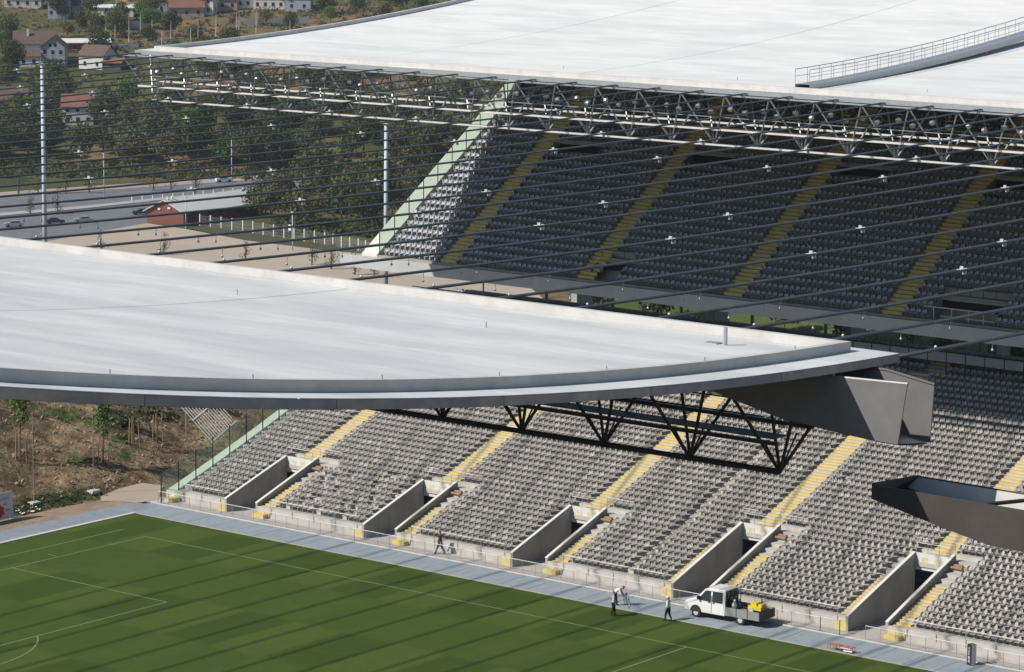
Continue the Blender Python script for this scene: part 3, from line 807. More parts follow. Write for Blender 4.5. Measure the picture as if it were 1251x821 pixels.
# weathered face panels along the open end of the near roof
for i in range(8):
    ya, yb3 = -79.32-7.1*i-.015, -79.32-7.1*(i+1)+.015
    n = 6; vs = []
    for k in range(n+1):
        y = ya+(yb3-ya)*k/n
        for z in (-.30, -.034): vs += [(RX1+.002, y, zN(y)+z), (RX1+.014, y, zN(y)+z)]
    fs = []
    for k in range(n):
        a = 4*k; b = a+4; fs += [(a+1, a+3, b+3, b+1), (a+2, a, b, b+2), (a+3, a+2, b+2, b+3), (a, a+1, b+1, b)]
    MB().add(vs, fs+[(0, 2, 3, 1), (4*n, 4*n+1, 4*n+3, 4*n+2)]).build('edge_panel', 'edge%d' % (i % 3), near_roof)
# gangway on the far roof
gw = thing('roof_gangway', 'railed metal gangway climbing across the white far roof', 'gangway', (51.6, 13.6, zF(13.6)))
ys = [14.2+1.55*i for i in range(34)]
def gz(y): return zF(y)+.35+.004*(y-14)**1.35
n = len(ys)
gm = MB()
for i in range(n-1):
    a, b = ys[i], ys[i+1]
    gm.add([(51.1, a, gz(a)-.42), (52.3, a, gz(a)-.42), (52.3, a, gz(a)), (51.1, a, gz(a)), (51.1, b, gz(b)-.42), (52.3, b, gz(b)-.42), (52.3, b, gz(b)), (51.1, b, gz(b))],
           [(0, 1, 5, 4), (1, 2, 6, 5), (2, 3, 7, 6), (3, 0, 4, 7)])
gm.build('deck', 'steel', gw)
for xx in (51.1, 52.3):
    for a in ys: rod('post', (xx, a, gz(a)), (xx, a, gz(a)+1.05), .022, 'steel', gw, n=5)
    MB().tube([(xx, a, gz(a)+1.05) for a in ys], .03, 5).build('handrail', 'steel', gw)
    MB().tube([(xx, a, gz(a)+.55) for a in ys], .018, 4).build('middle_rail', 'steel', gw)
for a in ys[::4]:
    for xx in (51.2, 52.2): rod('foot', (xx, a, zF(a)), (xx, a, gz(a)-.4), .04, 'steel', gw, n=5)

# ------------------------------------------------------------------ cables
NC = 35
def xk(k): return 116.95-3.78*k
def zc(y): return 36.52+.64*((y+34)/45.3)**2
cy = np.linspace(-79.4, 11.45, 30)
cable_me = MB().tube([(0, y, zc(y)) for y in cy], .048, 7).mesh('cable', 'cable', True)
def clamp_mesh():
    mb = MB()
    mb.box((-.16, -.09, -.05), (.16, .09, .09)); mb.box((-.16, -.42, -.04), (.16, -.30, .09)); mb.box((-.16, .30, -.04), (.16, .42, .09))
    mb.box((-.03, -.30, .0), (.03, .30, .06)); mb.box((-.12, .26, -.30), (.12, .40, -.04)); mb.box((-.12, -.06, .09), (.12, .04, .24))
    mb.v = [(x*.8, y*.8, z*.8) for x, y, z in mb.v]
    return mb.mesh('clamp', 'clamp')
clamp_me = clamp_mesh()
for v_ in clamp_me.vertices: v_.co = v_.co*.85
bolt_me = MB().ball((0, 0, 0), .058, 7, 5).mesh('round_lamp', 'clamp', True)
for k in range(NC):
    t = thing('roof_cable', 'dark steel cable pair, %s counted from the pointed tip of the near roof' % ordw(k+1), 'cable', (xk(k), -34, zc(-34)), group='cable pairs between the two roofs')
    for dx in (-.075, .075): inst('cable', cable_me, t, Matrix.Translation((xk(k)+dx, 0, 0)))
    for y in ((-55.5, -25.3, -5.6) if k % 2 else (-45.5, -15.6)):
        if k < 3 and y < -50: continue
        inst('clamp', clamp_me, t, Matrix.Translation((xk(k), y, zc(y))))
    for i, (yy, dz) in enumerate(((-76.6, .10), (-69.5, -.28), (-70.6, -.20), (-73.0, -.35))):
        inst('round_lamp', bolt_me, t, Matrix.Translation((xk(k)+(.18 if i else 0), yy, zc(yy)+dz)))
        if i: rod('lamp_wire', (xk(k)+.12, yy+.1, zc(yy)), (xk(k)+.18, yy, zc(yy)+dz), .012, 'steel', t, n=4)

# ------------------------------------------------------------------ hanging trusses
def truss(label, yc, ztop, zbot, mat_, m2, lamps):
    t = thing('lighting_truss', label, 'truss', (52, yc, zbot))
    ks = [k for k in range(NC-1)]
    xs = [xk(k+.9) for k in range(NC-1)]
    for i in range(len(xs)-1):
        rod('bottom_chord', (xs[i], yc, zbot), (xs[i+1], yc, zbot), .10, m2, t)
    for s in (-1, 1):
        rod('top_chord', (xs[0]+1.9, yc+s*1.6, ztop), (xs[-1]-1.9, yc+s*1.6, ztop), .07, mat_, t)
        zz_ = zbot+(1.15 if s < 0 else 1.42)
        MB().box((xs[-1]-.6, yc+s*1.1-.07, zz_), (xs[0]+.6, yc+s*1.1+.07, zz_+.13)).build('catwalk_beam', m2, t)
        rod('catwalk_rail', (xs[-1], yc+s*1.15, zbot+2.1), (xs[0], yc+s*1.15, zbot+2.1), .03, mat_, t, n=5)
    g = MB(); g.box((xs[-1], yc-.45, zbot+1.2), (xs[0], yc+.45, zbot+1.23)); g.build('catwalk_floor', 'steeld', t)
    for x in xs:
        for sx in (-1, 1):
            for s in (-1, 1):
                rod('diagonal', (x, yc, zbot), (x+sx*1.89, yc+s*1.6, ztop), .06, mat_, t)
        for s in (-1, 1): rod('cross_tie', (x, yc, zbot), (x, yc+s*1.0, zbot+1.22), .035, mat_, t, n=5)
    return t, xs
ft, fx = truss('pale steel lighting truss with walkway under the far roof edge', 12.45, 36.95, 33.25, 'steel', 'steelw', True)
nt_, nx = truss('steel truss painted dark as a silhouette under the near roof edge', -81.0, 36.85, 33.0, 'steeld', 'steeld', False)  # dark colour paints the shade under the near roof
def lamp_mesh():
    mb = MB(); n = 10
    rings = [(.0, -.26, .0), (.22, -.24, 0), (.27, -.06, 0), (.20, .10, 0), (.09, .20, 0)]
    vs = []
    for r, yy, _ in rings[1:]:
        vs += [(r*math.cos(2*PI*j/n), yy, r*math.sin(2*PI*j/n)) for j in range(n)]
    fs = [(i*n+j, i*n+(j+1) % n, (i+1)*n+(j+1) % n, (i+1)*n+j) for i in range(3) for j in range(n)]+[tuple(range(n)), tuple(range(4*n-1, 3*n-1, -1))]
    mb.add(vs, fs); return mb
lq = lamp_mesh(); lq.v = [(x*.92, y*.8, z*.62) for x, y, z in lq.v]; lm = lq.mesh('reflector', 'lamp', False)
yoke = MB().tube([(-.3, 0, 0), (-.3, .05, .35), (.3, .05, .35), (.3, 0, 0)], .02, 5).tube([(0, .05, .35), (0, .05, .75)], .025, 5).mesh('yoke', 'steeld')
nl_ = 92
for i in range(nl_):
    x = fx[-1]-.5+i*(fx[0]-fx[-1]+1)/(nl_-1)+rng.uniform(-.12, .12)
    row = i % 2
    t = thing('floodlight', 'round silver floodlight on the far truss, %s from its left end' % ordw(i+1), 'floodlight', (x, 10.9+.3*row, 35.85+.22*row+rng.uniform(-.05, .05)), rng.uniform(-.25, .25), group='floodlights along the far truss')
    o = inst('reflector', lm, t, Matrix.Rotation(rng.uniform(.5, .85), 4, 'X'), ws=False)
    inst('yoke', yoke, t, None, ws=False)
    if i % 2 == 0:
        o.matrix_basis = Matrix.Rotation(rng.uniform(.5, .85), 4, 'X')

# ------------------------------------------------------------------ rain spout and catch gutter
sp_ = thing('rain_spout', 'big grey steel rain spout jutting from the tip of the near roof', 'gutter', (118, -82, 36))
def plate(name, pts, th, m_, parent):
    # closed slab: polygon pts (3d, planar) thickened along its normal by th
    P_ = [Vector(p) for p in pts]; nrm = (P_[1]-P_[0]).cross(P_[2]-P_[0]).normalized()*th
    n = len(P_); vs = P_+[p+nrm for p in P_]
    return MB().add(vs, [tuple(range(n-1, -1, -1)), tuple(range(n, 2*n))]+[(i, (i+1) % n, n+(i+1) % n, n+i) for i in range(n)]).build(name, m_, parent)
A1 = (119.75, -83.0, 37.05); A2 = (119.45, -83.0, 35.02); A3 = (118.6, -83.0, 35.04); A4 = (114.97, -83.0, 35.31); A5 = (112.0, -83.0, 35.95); A6 = (112.0, -83.0, 36.85); A7 = (116.9, -83.0, 36.97)
plate('side_plate', [A1, A7, A6, A5, A4, A3, A2], -.05, 'plate', sp_)
B1 = (119.45, -80.8, 36.70); B7 = (117.6, -80.8, 36.98); B2 = (119.35, -80.8, 34.75); B3 = (118.4, -80.8, 34.85); B4 = (115, -80.8, 35.2); B5 = (112, -80.8, 35.9); B6 = (112, -80.8, 36.95)
plate('side_plate', [B1, B2, B3, B4, B5, B6, B7], -.05, 'plate', sp_)
def bottom(pa, pb, nm):
    mb = MB(); n = len(pa); vs = [(*p,) for p in pa]+[(*p,) for p in pb]
    lo = [(p[0], p[1], p[2]-.05) for p in pa]+[(p[0], p[1], p[2]-.05) for p in pb]
    fs = []
    for i in range(n-1):
        fs += [(i, i+1, n+i+1, n+i), (2*n+i, 2*n+n+i, 2*n+n+i+1, 2*n+i+1)]
    return MB().add(vs+lo, fs).build(nm, 'plate', sp_)
sh = lambda p, dy: (p[0], p[1]+dy, p[2])
bottom([sh(A2, .06), sh(A3, .06), sh(A4, .06), sh(A5, .06)], [sh(B2, -.06), sh(B3, -.06), sh(B4, -.06), sh(B5, -.06)], 'bottom_plate')
MB().tube([B6, B7, B1], .07, 6).build('rim', 'steeld', sp_)
MB().tube([A6, A7, A1], .05, 6).build('rim', 'plate', sp_)
for p in (A7, (118.2, -80.8, 36.72)): rod('lug', p, (p[0], p[1], p[2]+.18), .05, 'steel', sp_)
for a, b in (((112.2, -83, 36.8), (112.2, -83, 37.1)), ((112.2, -80.8, 36.7), (112.2, -80.8, 37.1)), ((116.5, -83, 36.9), (116.5, -83, 37.05)), ((116.5, -80.8, 36.7), (116.5, -80.8, 37.05))):
    rod('hanger', a, b, .06, 'steeld', sp_)
ga = thing('catch_gutter', 'long open steel gutter with closed end below the rain spout', 'gutter', (130, -81, 32.5))
GZ_ = 33.35
def gpt(x, y, z): return (x, y, z)
gx0, gx1 = 117.95, 150.0
zr = lambda x: GZ_+(x-118)*(-.012)
def zbm(x): return zr(x)-min(1.36, .50+(x-118)*.20)
xs_ = [gx0, 119.5, 121, 122.5, 126, 150]
plate('side_plate', [(x, -82.1, zr(x)) for x in (gx0, gx1)]+[(x, -82.1, zbm(x)) for x in reversed(xs_)], -.05, 'trough', ga)
plate('side_plate', [(x, -79.9, zr(x)) for x in (gx0+.5, gx1)]+[(x, -79.9, zbm(x)) for x in reversed(xs_)], .05, 'trough', ga)
plate('end_plate', [(gx0, -82.1, zr(gx0)), (gx0+.5, -79.9, zr(gx0)), (gx0, -79.9, zbm(gx0)), (gx0, -82.1, zbm(gx0))], .05, 'trough', ga)
mb = MB()
for i in range(len(xs_)-1):
    a, b = xs_[i], xs_[i+1]; mb.add([(a, -82.06, zbm(a)+.03), (b, -82.06, zbm(b)+.03), (b, -79.94, zbm(b)+.03), (a, -79.94, zbm(a)+.03)], [(0, 1, 2, 3)])
mb.build('bottom_plate', 'trough', ga)
# pale sheet that paints sunlight onto the inner gutter wall
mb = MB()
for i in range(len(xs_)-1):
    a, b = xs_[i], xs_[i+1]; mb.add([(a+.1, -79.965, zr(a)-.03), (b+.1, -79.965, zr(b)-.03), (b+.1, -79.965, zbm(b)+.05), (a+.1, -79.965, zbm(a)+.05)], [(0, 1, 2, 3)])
mb.build('painted_sunlight', 'pale', ga)
rod('brace', (122.2, -82.05, zr(122)-.05), (123.2, -79.98, zr(122)-.05), .07, 'steeld', ga)
rod('brace', (123.2, -80.0, zr(122)-.05), (123.2, -80.0, zr(122)-.8), .06, 'steeld', ga)
pr_ = MB().box((149, -83, -2), (152, -79, GZ_-2.4)).build('gutter_pier', 'wallc'); tag(pr_, 'concrete pier carrying the outer end of the long gutter', 'pier')

# ------------------------------------------------------------------ trees
def leaf_cloud(mb, blobs, n, size, mi=0):
    """many small leaf sized quads scattered through and over the blobs"""
    tot = sum(b[3]**2 for b in blobs)
    for (cx, cy_, cz, r, rz) in blobs:
        k = int(n*r*r/tot)
        for _ in range(k):
            d = rng.normal(size=3); d /= np.linalg.norm(d)
            q = r*(.55+.5*rng.random()**.6)
            p = np.array([cx+d[0]*q, cy_+d[1]*q, cz+d[2]*q*rz])
            nn = d+rng.normal(size=3)*.7; nn /= np.linalg.norm(nn)
            a = np.cross(nn, rng.normal(size=3)); a /= np.linalg.norm(a)+1e-9; b = np.cross(nn, a)
            s = size*(.6+.8*rng.random())
            mb.add([p-a*s-b*s*.4, p+a*s*.1-b*s*.75, p+a*s+b*s*.3, p-a*s*.2+b*s*.7], [(0, 1, 2, 3)], mi)
def tree_parts(h, w, leaf, n, size, seed, shape='round'):
    global rng
    keep = rng; rng = np.random.default_rng(seed)
    tr = MB(); th = h*.45
    lean = rng.normal(size=2)*.04*h
    tr.tube([(0, 0, -.4), (lean[0]*.2, lean[1]*.2, h*.2), (lean[0]*.6, lean[1]*.6, th), (lean[0], lean[1], h*.8)], .1, 6, rr=[.035*h*.6+.05, .03*h*.6+.03, .02*h*.6+.02, .03])
    blobs = []
    nb_ = 7 if shape == 'round' else 5
    for i in range(nb_):
        a = rng.uniform(0, 2*PI); f = rng.uniform(.25, .62)
        zz = h*rng.uniform(.42, .82) if shape == 'round' else h*(.25+.62*i/nb_)
        rr_ = w*(.30+.12*rng.random()) if shape == 'round' else w*(.42-.055*i)
        c = (lean[0]*zz/h+math.cos(a)*w*.5*f, lean[1]*zz/h+math.sin(a)*w*.5*f, zz)
        blobs.append((*c, rr_, .8))
        tr.tube([(lean[0]*.4, lean[1]*.4, h*.3), ((c[0]+lean[0]*.4)*.5, (c[1]+lean[1]*.4)*.5, (zz+h*.3)*.48), c], .05, 5, rr=[.05+.008*h, .04+.004*h, .02])
    blobs.append((lean[0], lean[1], h*.82, w*.26, .9))
    cr = MB(); leaf_cloud(cr, blobs, int(n*2.3), size*.60)
    rng = keep
    return tr.mesh('trunk', 'bark'), cr.mesh('crown', leaf)
TV = {
 'dark': [tree_parts(10, 8.5, 'leaf', 620, .55, 11), tree_parts(12, 9, 'leaf', 700, .6, 12), tree_parts(9, 9.5, 'leaf', 620, .55, 13)],
 'olive': [tree_parts(8, 7.5, 'leafb', 480, .5, 21), tree_parts(10, 7.5, 'leafb', 480, .5, 22)],
 'tall': [tree_parts(15, 6.5, 'leaf', 700, .5, 31, 'tall'), tree_parts(13, 6, 'leafb', 560, .5, 32, 'tall')],
 'green': [tree_parts(8, 7, 'leafg', 520, .5, 41), tree_parts(6.5, 6.5, 'leafg', 480, .45, 42)],
 'thin': [tree_parts(6, 2.6, 'leafb', 110, .22, 51, 'tall'), tree_parts(7, 3.0, 'leafb', 130, .22, 52, 'tall')],
}
def tree(kind, x, y, s, label, group=None, name='tree', sink=.2):
    tr, cr = random.choice(TV[kind])
    t = thing(name, label, 'tree', (x, y, hz(x, y)-sink), random.uniform(0, 6.28), group)
    M_ = Matrix.Diagonal((s*random.uniform(.9, 1.12), s*random.uniform(.9, 1.12), s*random.uniform(.88, 1.15), 1))
    inst('trunk', tr, t, M_, ws=False); inst('crown', cr, t, M_, ws=False)
    return t
rt2 = np.array([math.sin(YAW), -math.cos(YAW)]); dv2 = np.array([math.cos(YAW), math.sin(YAW)])
def spot(D, sx):
    """world point at distance D from the quarry viewpoint and lateral bearing sx"""
    p = np.array([CAM.x, CAM.y])+dv2*D+rt2*D*(sx-625.5)/FPX
    return float(p[0]), float(p[1])
DARKL = 'dark leafy tree in the dense wood on the slope beyond the road'
placed = []
def free(x, y, r):
    return all((x-a)**2+(y-b)**2 > (r+c)**2 for a, b, c in placed)
HOUSE_SPOTS = []
def keepout(D, sx, r): x, y = spot(D, sx); placed.append((x, y, r))
for D, sx, r in ((871, 93, 9), (891, 15, 10), (873, 38, 6), (850, 93, 5), (963, 50, 13), (990, 105, 12), (958, 123, 11), (930, 70, 4), (930, 120, 5)): keepout(D, sx, r)
cnt = 0; tries = 0
while cnt < 120 and tries < 6000:
    tries += 1
    D = random.uniform(797, 885); sx = random.uniform(-60, 590)
    if D > 862 and (sx > 440 or (95 < sx < 300)): continue
    if D > 810 and 64 < sx < 122: continue
    x, y = spot(D, sx)
    if not free(x, y, 2.6): continue
    placed.append((x, y, 2.6)); k = random.choices(['dark', 'olive', 'tall', 'green'], [6, 2.2, 1.2, .5])[0]
    lab = {'dark': DARKL, 'olive': 'olive brown tree mixed into the wood beyond the road', 'tall': 'tall narrow tree rising from the wood beyond the road', 'green': 'fresh green tree among the darker wood beyond the road'}[k]
    tree(k, x, y, random.uniform(.75, 1.15), lab, {'dark': 'dark trees of the wood', 'olive': 'olive trees of the wood', 'tall': 'tall trees of the wood', 'green': 'green trees of the wood'}[k]); cnt += 1
cnt = 0; tries = 0
while cnt < 46 and tries < 4000:       # clump in front, right of the red building
    tries += 1
    D = random.uniform(672, 775); sx = random.uniform(322, 620)
    if sx < 345 and D > 735: continue
    x, y = spot(D, sx)
    if not free(x, y, 2.7): continue
    if D < 690 and sx < 350: continue
    placed.append((x, y, 2.7)); k = random.choices(['dark', 'olive', 'tall'], [4, 4, 2])[0]
    tree(k, x, y, random.uniform(.75, 1.2), {'dark': 'dark bushy tree in the clump behind the posted fence', 'olive': 'yellowish olive tree in the clump behind the posted fence', 'tall': 'tall slim tree in the clump behind the posted fence'}[k], {'dark': 'dark trees behind the posted fence', 'olive': 'olive trees behind the posted fence', 'tall': 'slim trees behind the posted fence'}[k]); cnt += 1
cnt = 0; tries = 0
while cnt < 105 and tries < 7000:       # upper slope, around the houses
    tries += 1
    D = random.uniform(890, 1150); sx = random.uniform(-60, 600)
    x, y = spot(D, sx)
    dens = .5
    if D < 930 and sx > 100: dens = .25
    if 1000 < D < 1052 and sx > 150: dens = .22
    if 985 < D < 1050 and sx < 150: dens = 1
    if 1052 < D < 1095: dens = .30
    if 945 < D < 985 and sx > 160: dens = .45
    if random.random() > dens or not free(x, y, 2.6): continue
    placed.append((x, y, 2.4)); k = random.choices(['dark', 'olive', 'green'], [4, 3, 2])[0]
    tree(k, x, y, random.uniform(.55, .95), {'dark': 'dark tree on the upper slope among the houses', 'olive': 'brownish tree on the upper slope among the houses', 'green': 'light green tree on the upper slope among the houses'}[k], {'dark': 'dark trees of the upper slope', 'olive': 'brownish trees of the upper slope', 'green': 'light green trees of the upper slope'}[k]); cnt += 1
for D, sx, s, lab in ((942, 12, 1.0, 'big dark tree left of the gabled house'), (903, 60, 1.15, 'dense green tree between the white mast and the red roofed house'), (895, 72, .9, 'dark tree touching the left side of the red roofed house'), (905, 122, .55, 'small dark tree right of the red roofed house'), (900, 148, .5, 'tiny dark tree alone on the brown field')):
    x, y = spot(D, sx); tree('dark', x, y, s, lab)
# trees right behind the shaded stand
for i in range(16):
    x = -22+i*7.4; y = 84+random.uniform(-3, 9)
    tree('dark' if i % 3 else 'olive', x, y, random.uniform(.35, .6), 'dark shrub like tree on the grass behind the shaded stand', 'shrubby trees behind the shaded stand')
# far wood crest as a mass
mb = MB(); keep = rng
for i in range(2300):
    D = rng.uniform(885, 1160); sx = rng.uniform(-80, 640)
    if 945 < D < 990 and sx < 150: continue
    x, y = spot(D, sx); s = rng.uniform(.5, 1.5)
    leaf_cloud(mb, [(x, y, hz(x, y)+.3*s, s*1.5, .5)], 16, .42)
o = mb.build('hillside_scrub', 'leafb'); tag(o, 'low brownish green scrub covering the upper slope', kind='stuff')
mb = MB()
for i in range(760):
    D = rng.uniform(779, 800) if rng.random() < .75 else rng.uniform(662, 690)
    sx = rng.uniform(-60, 600) if D > 700 else rng.uniform(330, 560)
    x, y = spot(D, sx); s = rng.uniform(.5, 1.5)
    leaf_cloud(mb, [(x, y, hz(x, y)+.4*s, s*1.3, .8)], 34, .38)
o = mb.build('roadside_bushes', 'leaf'); tag(o, 'dark bushes along the foot of the wood and behind the fence', kind='stuff')

# saplings by the road and the yard
for i, (D, sx) in enumerate(((742, 18), (742, 42), (745, 76), (746, 105), (752, 184), (752, 205), (754, 236), (700, 32), (702, 66))):
    x, y = spot(D, sx); tree('thin', x, y, random.uniform(.95, 1.3), 'thin brown leaved street tree beside the road, %s from the left' % ordw(i+1), 'street trees along the road', name='street_tree')
for i, (D, sx) in enumerate(((628, 118), (632, 196), (625, 296), (618, 378), (612, 402), (604, 431), (600, 455))):
    x, y = spot(D, sx); tree('thin', x, y, random.uniform(.8, 1.1), 'spindly sapling at the edge of the sandy yard, %s from the left' % ordw(i+1), 'saplings by the sandy yard', name='sapling')

tp = thing('white_canopy', 'small white sagging canopy in the dark gap under the upper tier', 'canopy', (38.5, 48.5, 13.6))
mb = MB(); vs = [(36.6+.55*i, 47.6+.9*j, 15.0-.30*math.sin(PI*i/6)-(.12 if j == 1 else 0)+(.1 if i in (0, 6) else 0)) for j in range(3) for i in range(7)]
mb.add(vs+[(a, b, c-.03) for a, b, c in vs], [(7*j+i, 7*j+i+1, 7*j+i+8, 7*j+i+7) for j in range(2) for i in range(6)]+[(21+7*j+i+7, 21+7*j+i+8, 21+7*j+i+1, 21+7*j+i) for j in range(2) for i in range(6)]).build('cloth', 'white', tp)
for xx in (36.6, 39.9):
    for yy in (47.6, 49.4): rod('post', (xx, yy, 13.0), (xx, yy, 15.1), .04, 'steeld', tp)
# ------------------------------------------------------------------ roads and yard (plain at z = -30)
GZ0 = -30.0
sheet('road', [(-388.3, 316.8), (-378.1, 352.5), (-365.2, 403.2), (-358.2, 423.5), (-348.9, 438.8), (-340.5, 428.9), (-339.9, 403.1), (-339.9, 373.3), (-328.9, 328.8), (-321.4, 316.8), (-314.4, 280), (-317.6, 255.3), (-330, 190), (-410, 230)], GZ0+.05, 'asphalt', 'grey road and car park beyond the yard')
sheet('pavement', [(-388.3, 316.8), (-378.1, 352.5), (-365.2, 403.2), (-358.2, 423.5), (-361.1, 429.5), (-371.8, 410.2), (-386.2, 360.2), (-397, 318), (-415, 230), (-410, 230)], GZ0+.12, 'rubble', 'pinkish gravel verge along the road')
md = MB()
for a, b, c, d in (((-362.1, 294.1), (-355.4, 331), (-351.8, 327.6), (-357.5, 290)), ((-355.4, 331), (-354.8, 354.7), (-351.1, 351), (-351.8, 327.6)), ((-354.8, 354.7), (-349.8, 383.8), (-347.3, 381.1), (-351.1, 351))):
    md.add([(*a, GZ0+.06), (*b, GZ0+.06), (*c, GZ0+.06), (*d, GZ0+.06), (*a, GZ0+.22), (*b, GZ0+.22), (*c, GZ0+.22), (*d, GZ0+.22)], [(4, 5, 6, 7), (4, 7, 6, 5), (0, 1, 5, 4), (1, 2, 6, 5), (2, 3, 7, 6), (3, 0, 4, 7)][:1]+[(0, 1, 5, 4), (2, 3, 7, 6)])
struct('road_median', md, 'kerb', 'raised kerbed strip between the lanes')
sheet('sandy_yard', [(-319.6, 257.1), (-314.4, 280), (-321.4, 316.8), (-307.7, 315.2), (-283.9, 309.6), (-262.5, 308.9), (-249.6, 309.9), (-200, 300), (-150, 255), (-190, 170), (-320, 190)], GZ0+.09, 'tan', 'bare sandy yard behind the ground')
sheet('grass_verge', [(-308.7, 316.2), (-309.2, 322.0), (-255.1, 313.7), (-249.6, 309.9), (-262.5, 308.9), (-283.9, 309.6)], GZ0+.13, 'leafb', 'rough grass verge below the posted fence')
# bollards on the median
for i in range(13):
    f = i/12; x = -355+5.5*f; y = 345+36*f
    b = MB().tube([(0, 0, 0), (0, 0, .75)], .12, 6).ball((0, 0, .78), .13, 6, 4).build('bollard', 'white'); b.location = (x, y, GZ0+.22)
    tag(b, 'small white bollard on the median, %s from the left' % ordw(i+1), 'bollard', 'white bollards on the median')

# red building
bd = thing('yard_building', 'low red building with a long white metal roof beside the yard', 'building', (-316, 330, GZ0))
A_ = np.array([-321.4, 316.8]); B_ = np.array([-312.0, 319.0]); Ld = np.array([-.085, .996]); LEN = 27
def q3(p, z): return (float(p[0]), float(p[1]), GZ0+z)
Cc = B_+Ld*LEN; Dd = A_+Ld*LEN; EA, RI = 3.0, 5.5
mA = (A_+B_)/2; mC = (Cc+Dd)/2
MB().add([q3(A_, 0), q3(B_, 0), q3(B_, EA), q3(mA, RI), q3(A_, EA), q3(Dd, 0), q3(Cc, 0), q3(Cc, EA), q3(mC, RI), q3(Dd, EA)],
         [(0, 1, 2, 3, 4), (9, 8, 7, 6, 5), (1, 6, 7, 2), (5, 0, 4, 9)]).build('wall', 'brick', bd)
u = (B_-A_)/np.linalg.norm(B_-A_)
for s, E1, E2 in ((1, B_, Cc), (-1, A_, Dd)):
    e1 = E1+u*s*.6-Ld*.7; e2 = E2+u*s*.6+Ld*.5; r1 = mA-Ld*.7; r2_ = mC+Ld*.5
    vs = [q3(e1, EA-.25), q3(e2, EA-.25), q3(r2_, RI+.05), q3(r1, RI+.05)]
    vs += [(a, b, c+.14) for a, b, c in vs]
    MB().add(vs, [(0, 3, 2, 1), (4, 5, 6, 7), (0, 1, 5, 4), (1, 2, 6, 5), (2, 3, 7, 6), (3, 0, 4, 7)]).build('roof_sheet', 'whiteroof', bd)
for i in range(7):
    c = B_+Ld*(2.0+3.4*i)+u*.06; d = c+Ld*1.8
    MB().add([q3(c, 1.1), q3(d, 1.1), q3(d, 2.3), q3(c, 2.3)], [(0, 1, 2, 3)]).build('window', 'glassd', bd)
for f, z in ((.35, 3.3), (.62, 3.6)):
    c = A_+(B_-A_)*f-Ld*.08
    MB().box((c[0]-.4, c[1]-.1, GZ0+z), (c[0]+.4, c[1], GZ0+z+.45)).build('vent_box', 'wwall', bd)
for f in (.3, .8):
    c = mA+Ld*(f*3); rod('roof_vent', q3(c, RI), q3(c, RI+.8), .2, 'white', bd)
# posted fence
fe = thing('yard_fence', 'mesh fence with white concrete posts above the sandy yard', 'fence', (-282, 318, GZ0))
fp = [(-309.4, 321.6), (-295.2, 320.6), (-280.7, 318.3), (-266.7, 316), (-254.2, 312.7), (-236, 306)]
def along(pts, step):
    out = []; 
    for a, b in zip(pts[:-1], pts[1:]):
        a = np.array(a); b = np.array(b); n = max(1, round(np.linalg.norm(b-a)/step)); out += [a+(b-a)*i/n for i in range(n)]
    return out+[np.array(pts[-1])]
pp = along(fp, 3.3); post_me = MB().box((-.14, -.14, 0), (.14, .14, 2.7)).mesh('post', 'post')
for a in pp: inst('post', post_me, fe, Matrix.Translation((a[0], a[1], GZ0)))
mb = MB()
for a, b in zip(pp[:-1], pp[1:]):
    for k in range(12):
        c = a+(b-a)*k/12; mb.tube([(c[0], c[1], GZ0+.1), (c[0], c[1], GZ0+2.4)], .018, 3)
    for z in (.2, .9, 1.6, 2.35): mb.tube([(a[0], a[1], GZ0+z), (b[0], b[1], GZ0+z)], .018, 3)
o = mb.build('mesh_wire', 'steel', fe); o['kind'] = 'stuff'

# masts and lamp posts
def mast(x, y, ztop, r, label, name='mast', z0=None, head=True):
    z0 = hz(x, y)-.3 if z0 is None else z0
    t = thing(name, label, 'mast' if name == 'mast' else 'lamp post', (x, y, z0))
    MB().tube([(x, y, z0), (x, y, ztop)], r, 10, rr=[r*1.15, r*.8]).build('pole', 'pole', t, smooth=True)
    MB().tube([(x, y, z0), (x, y, z0+.5)], r*1.6, 10).build('base_collar', 'pole', t)
    if head: MB().box((x-r*2.2, y-r*1.6, ztop), (x+r*2.2, y+r*1.6, ztop+.18)).build('head', 'clamp', t)
    return t
mast(-74.0, 58.0, 30.9, .24, 'tall pale blue grey mast at the left edge seen through the cables')
mast(-44.5, 80.2, 24.85, .24, 'tall pale blue grey mast just left of the shaded stand')
mast(-367.4, 347.8, -19.6, .11, 'slim lamp post by the road behind the tall left mast', 'lamp_post')
mast(-360.0, 384.5, -18.0, .11, 'slim lamp post by the road right of the parked white car', 'lamp_post')
mast(-309.5, 317.2, -23.2, .12, 'lamp post at the corner of the red building', 'lamp_post')
t = mast(-264.5, 303.4, -21.8, .13, 'lamp post in the yard with a white sign box', 'lamp_post')
MB().box((-265.3, 303.0, -25.6), (-264.65, 303.3, -24.4)).build('sign_box', 'white', t)
for (x, y, top, lab) in ((-14.9, 1.85, 8.0, 'thin pole on the bank, the one nearer the banner'), (-14.57, 8.3, 7.3, 'thin pole on the bank, the one nearer the stand')):
    t = thing('thin_pole', lab, 'pole', (x, y, .2))
    rod('pole', (x, y, .1), (x, y, top), .035, 'boards', t); MB().box((x-.35, y-.45, .12), (x+.35, y+.45, .42)).build('foot', 'post', t)

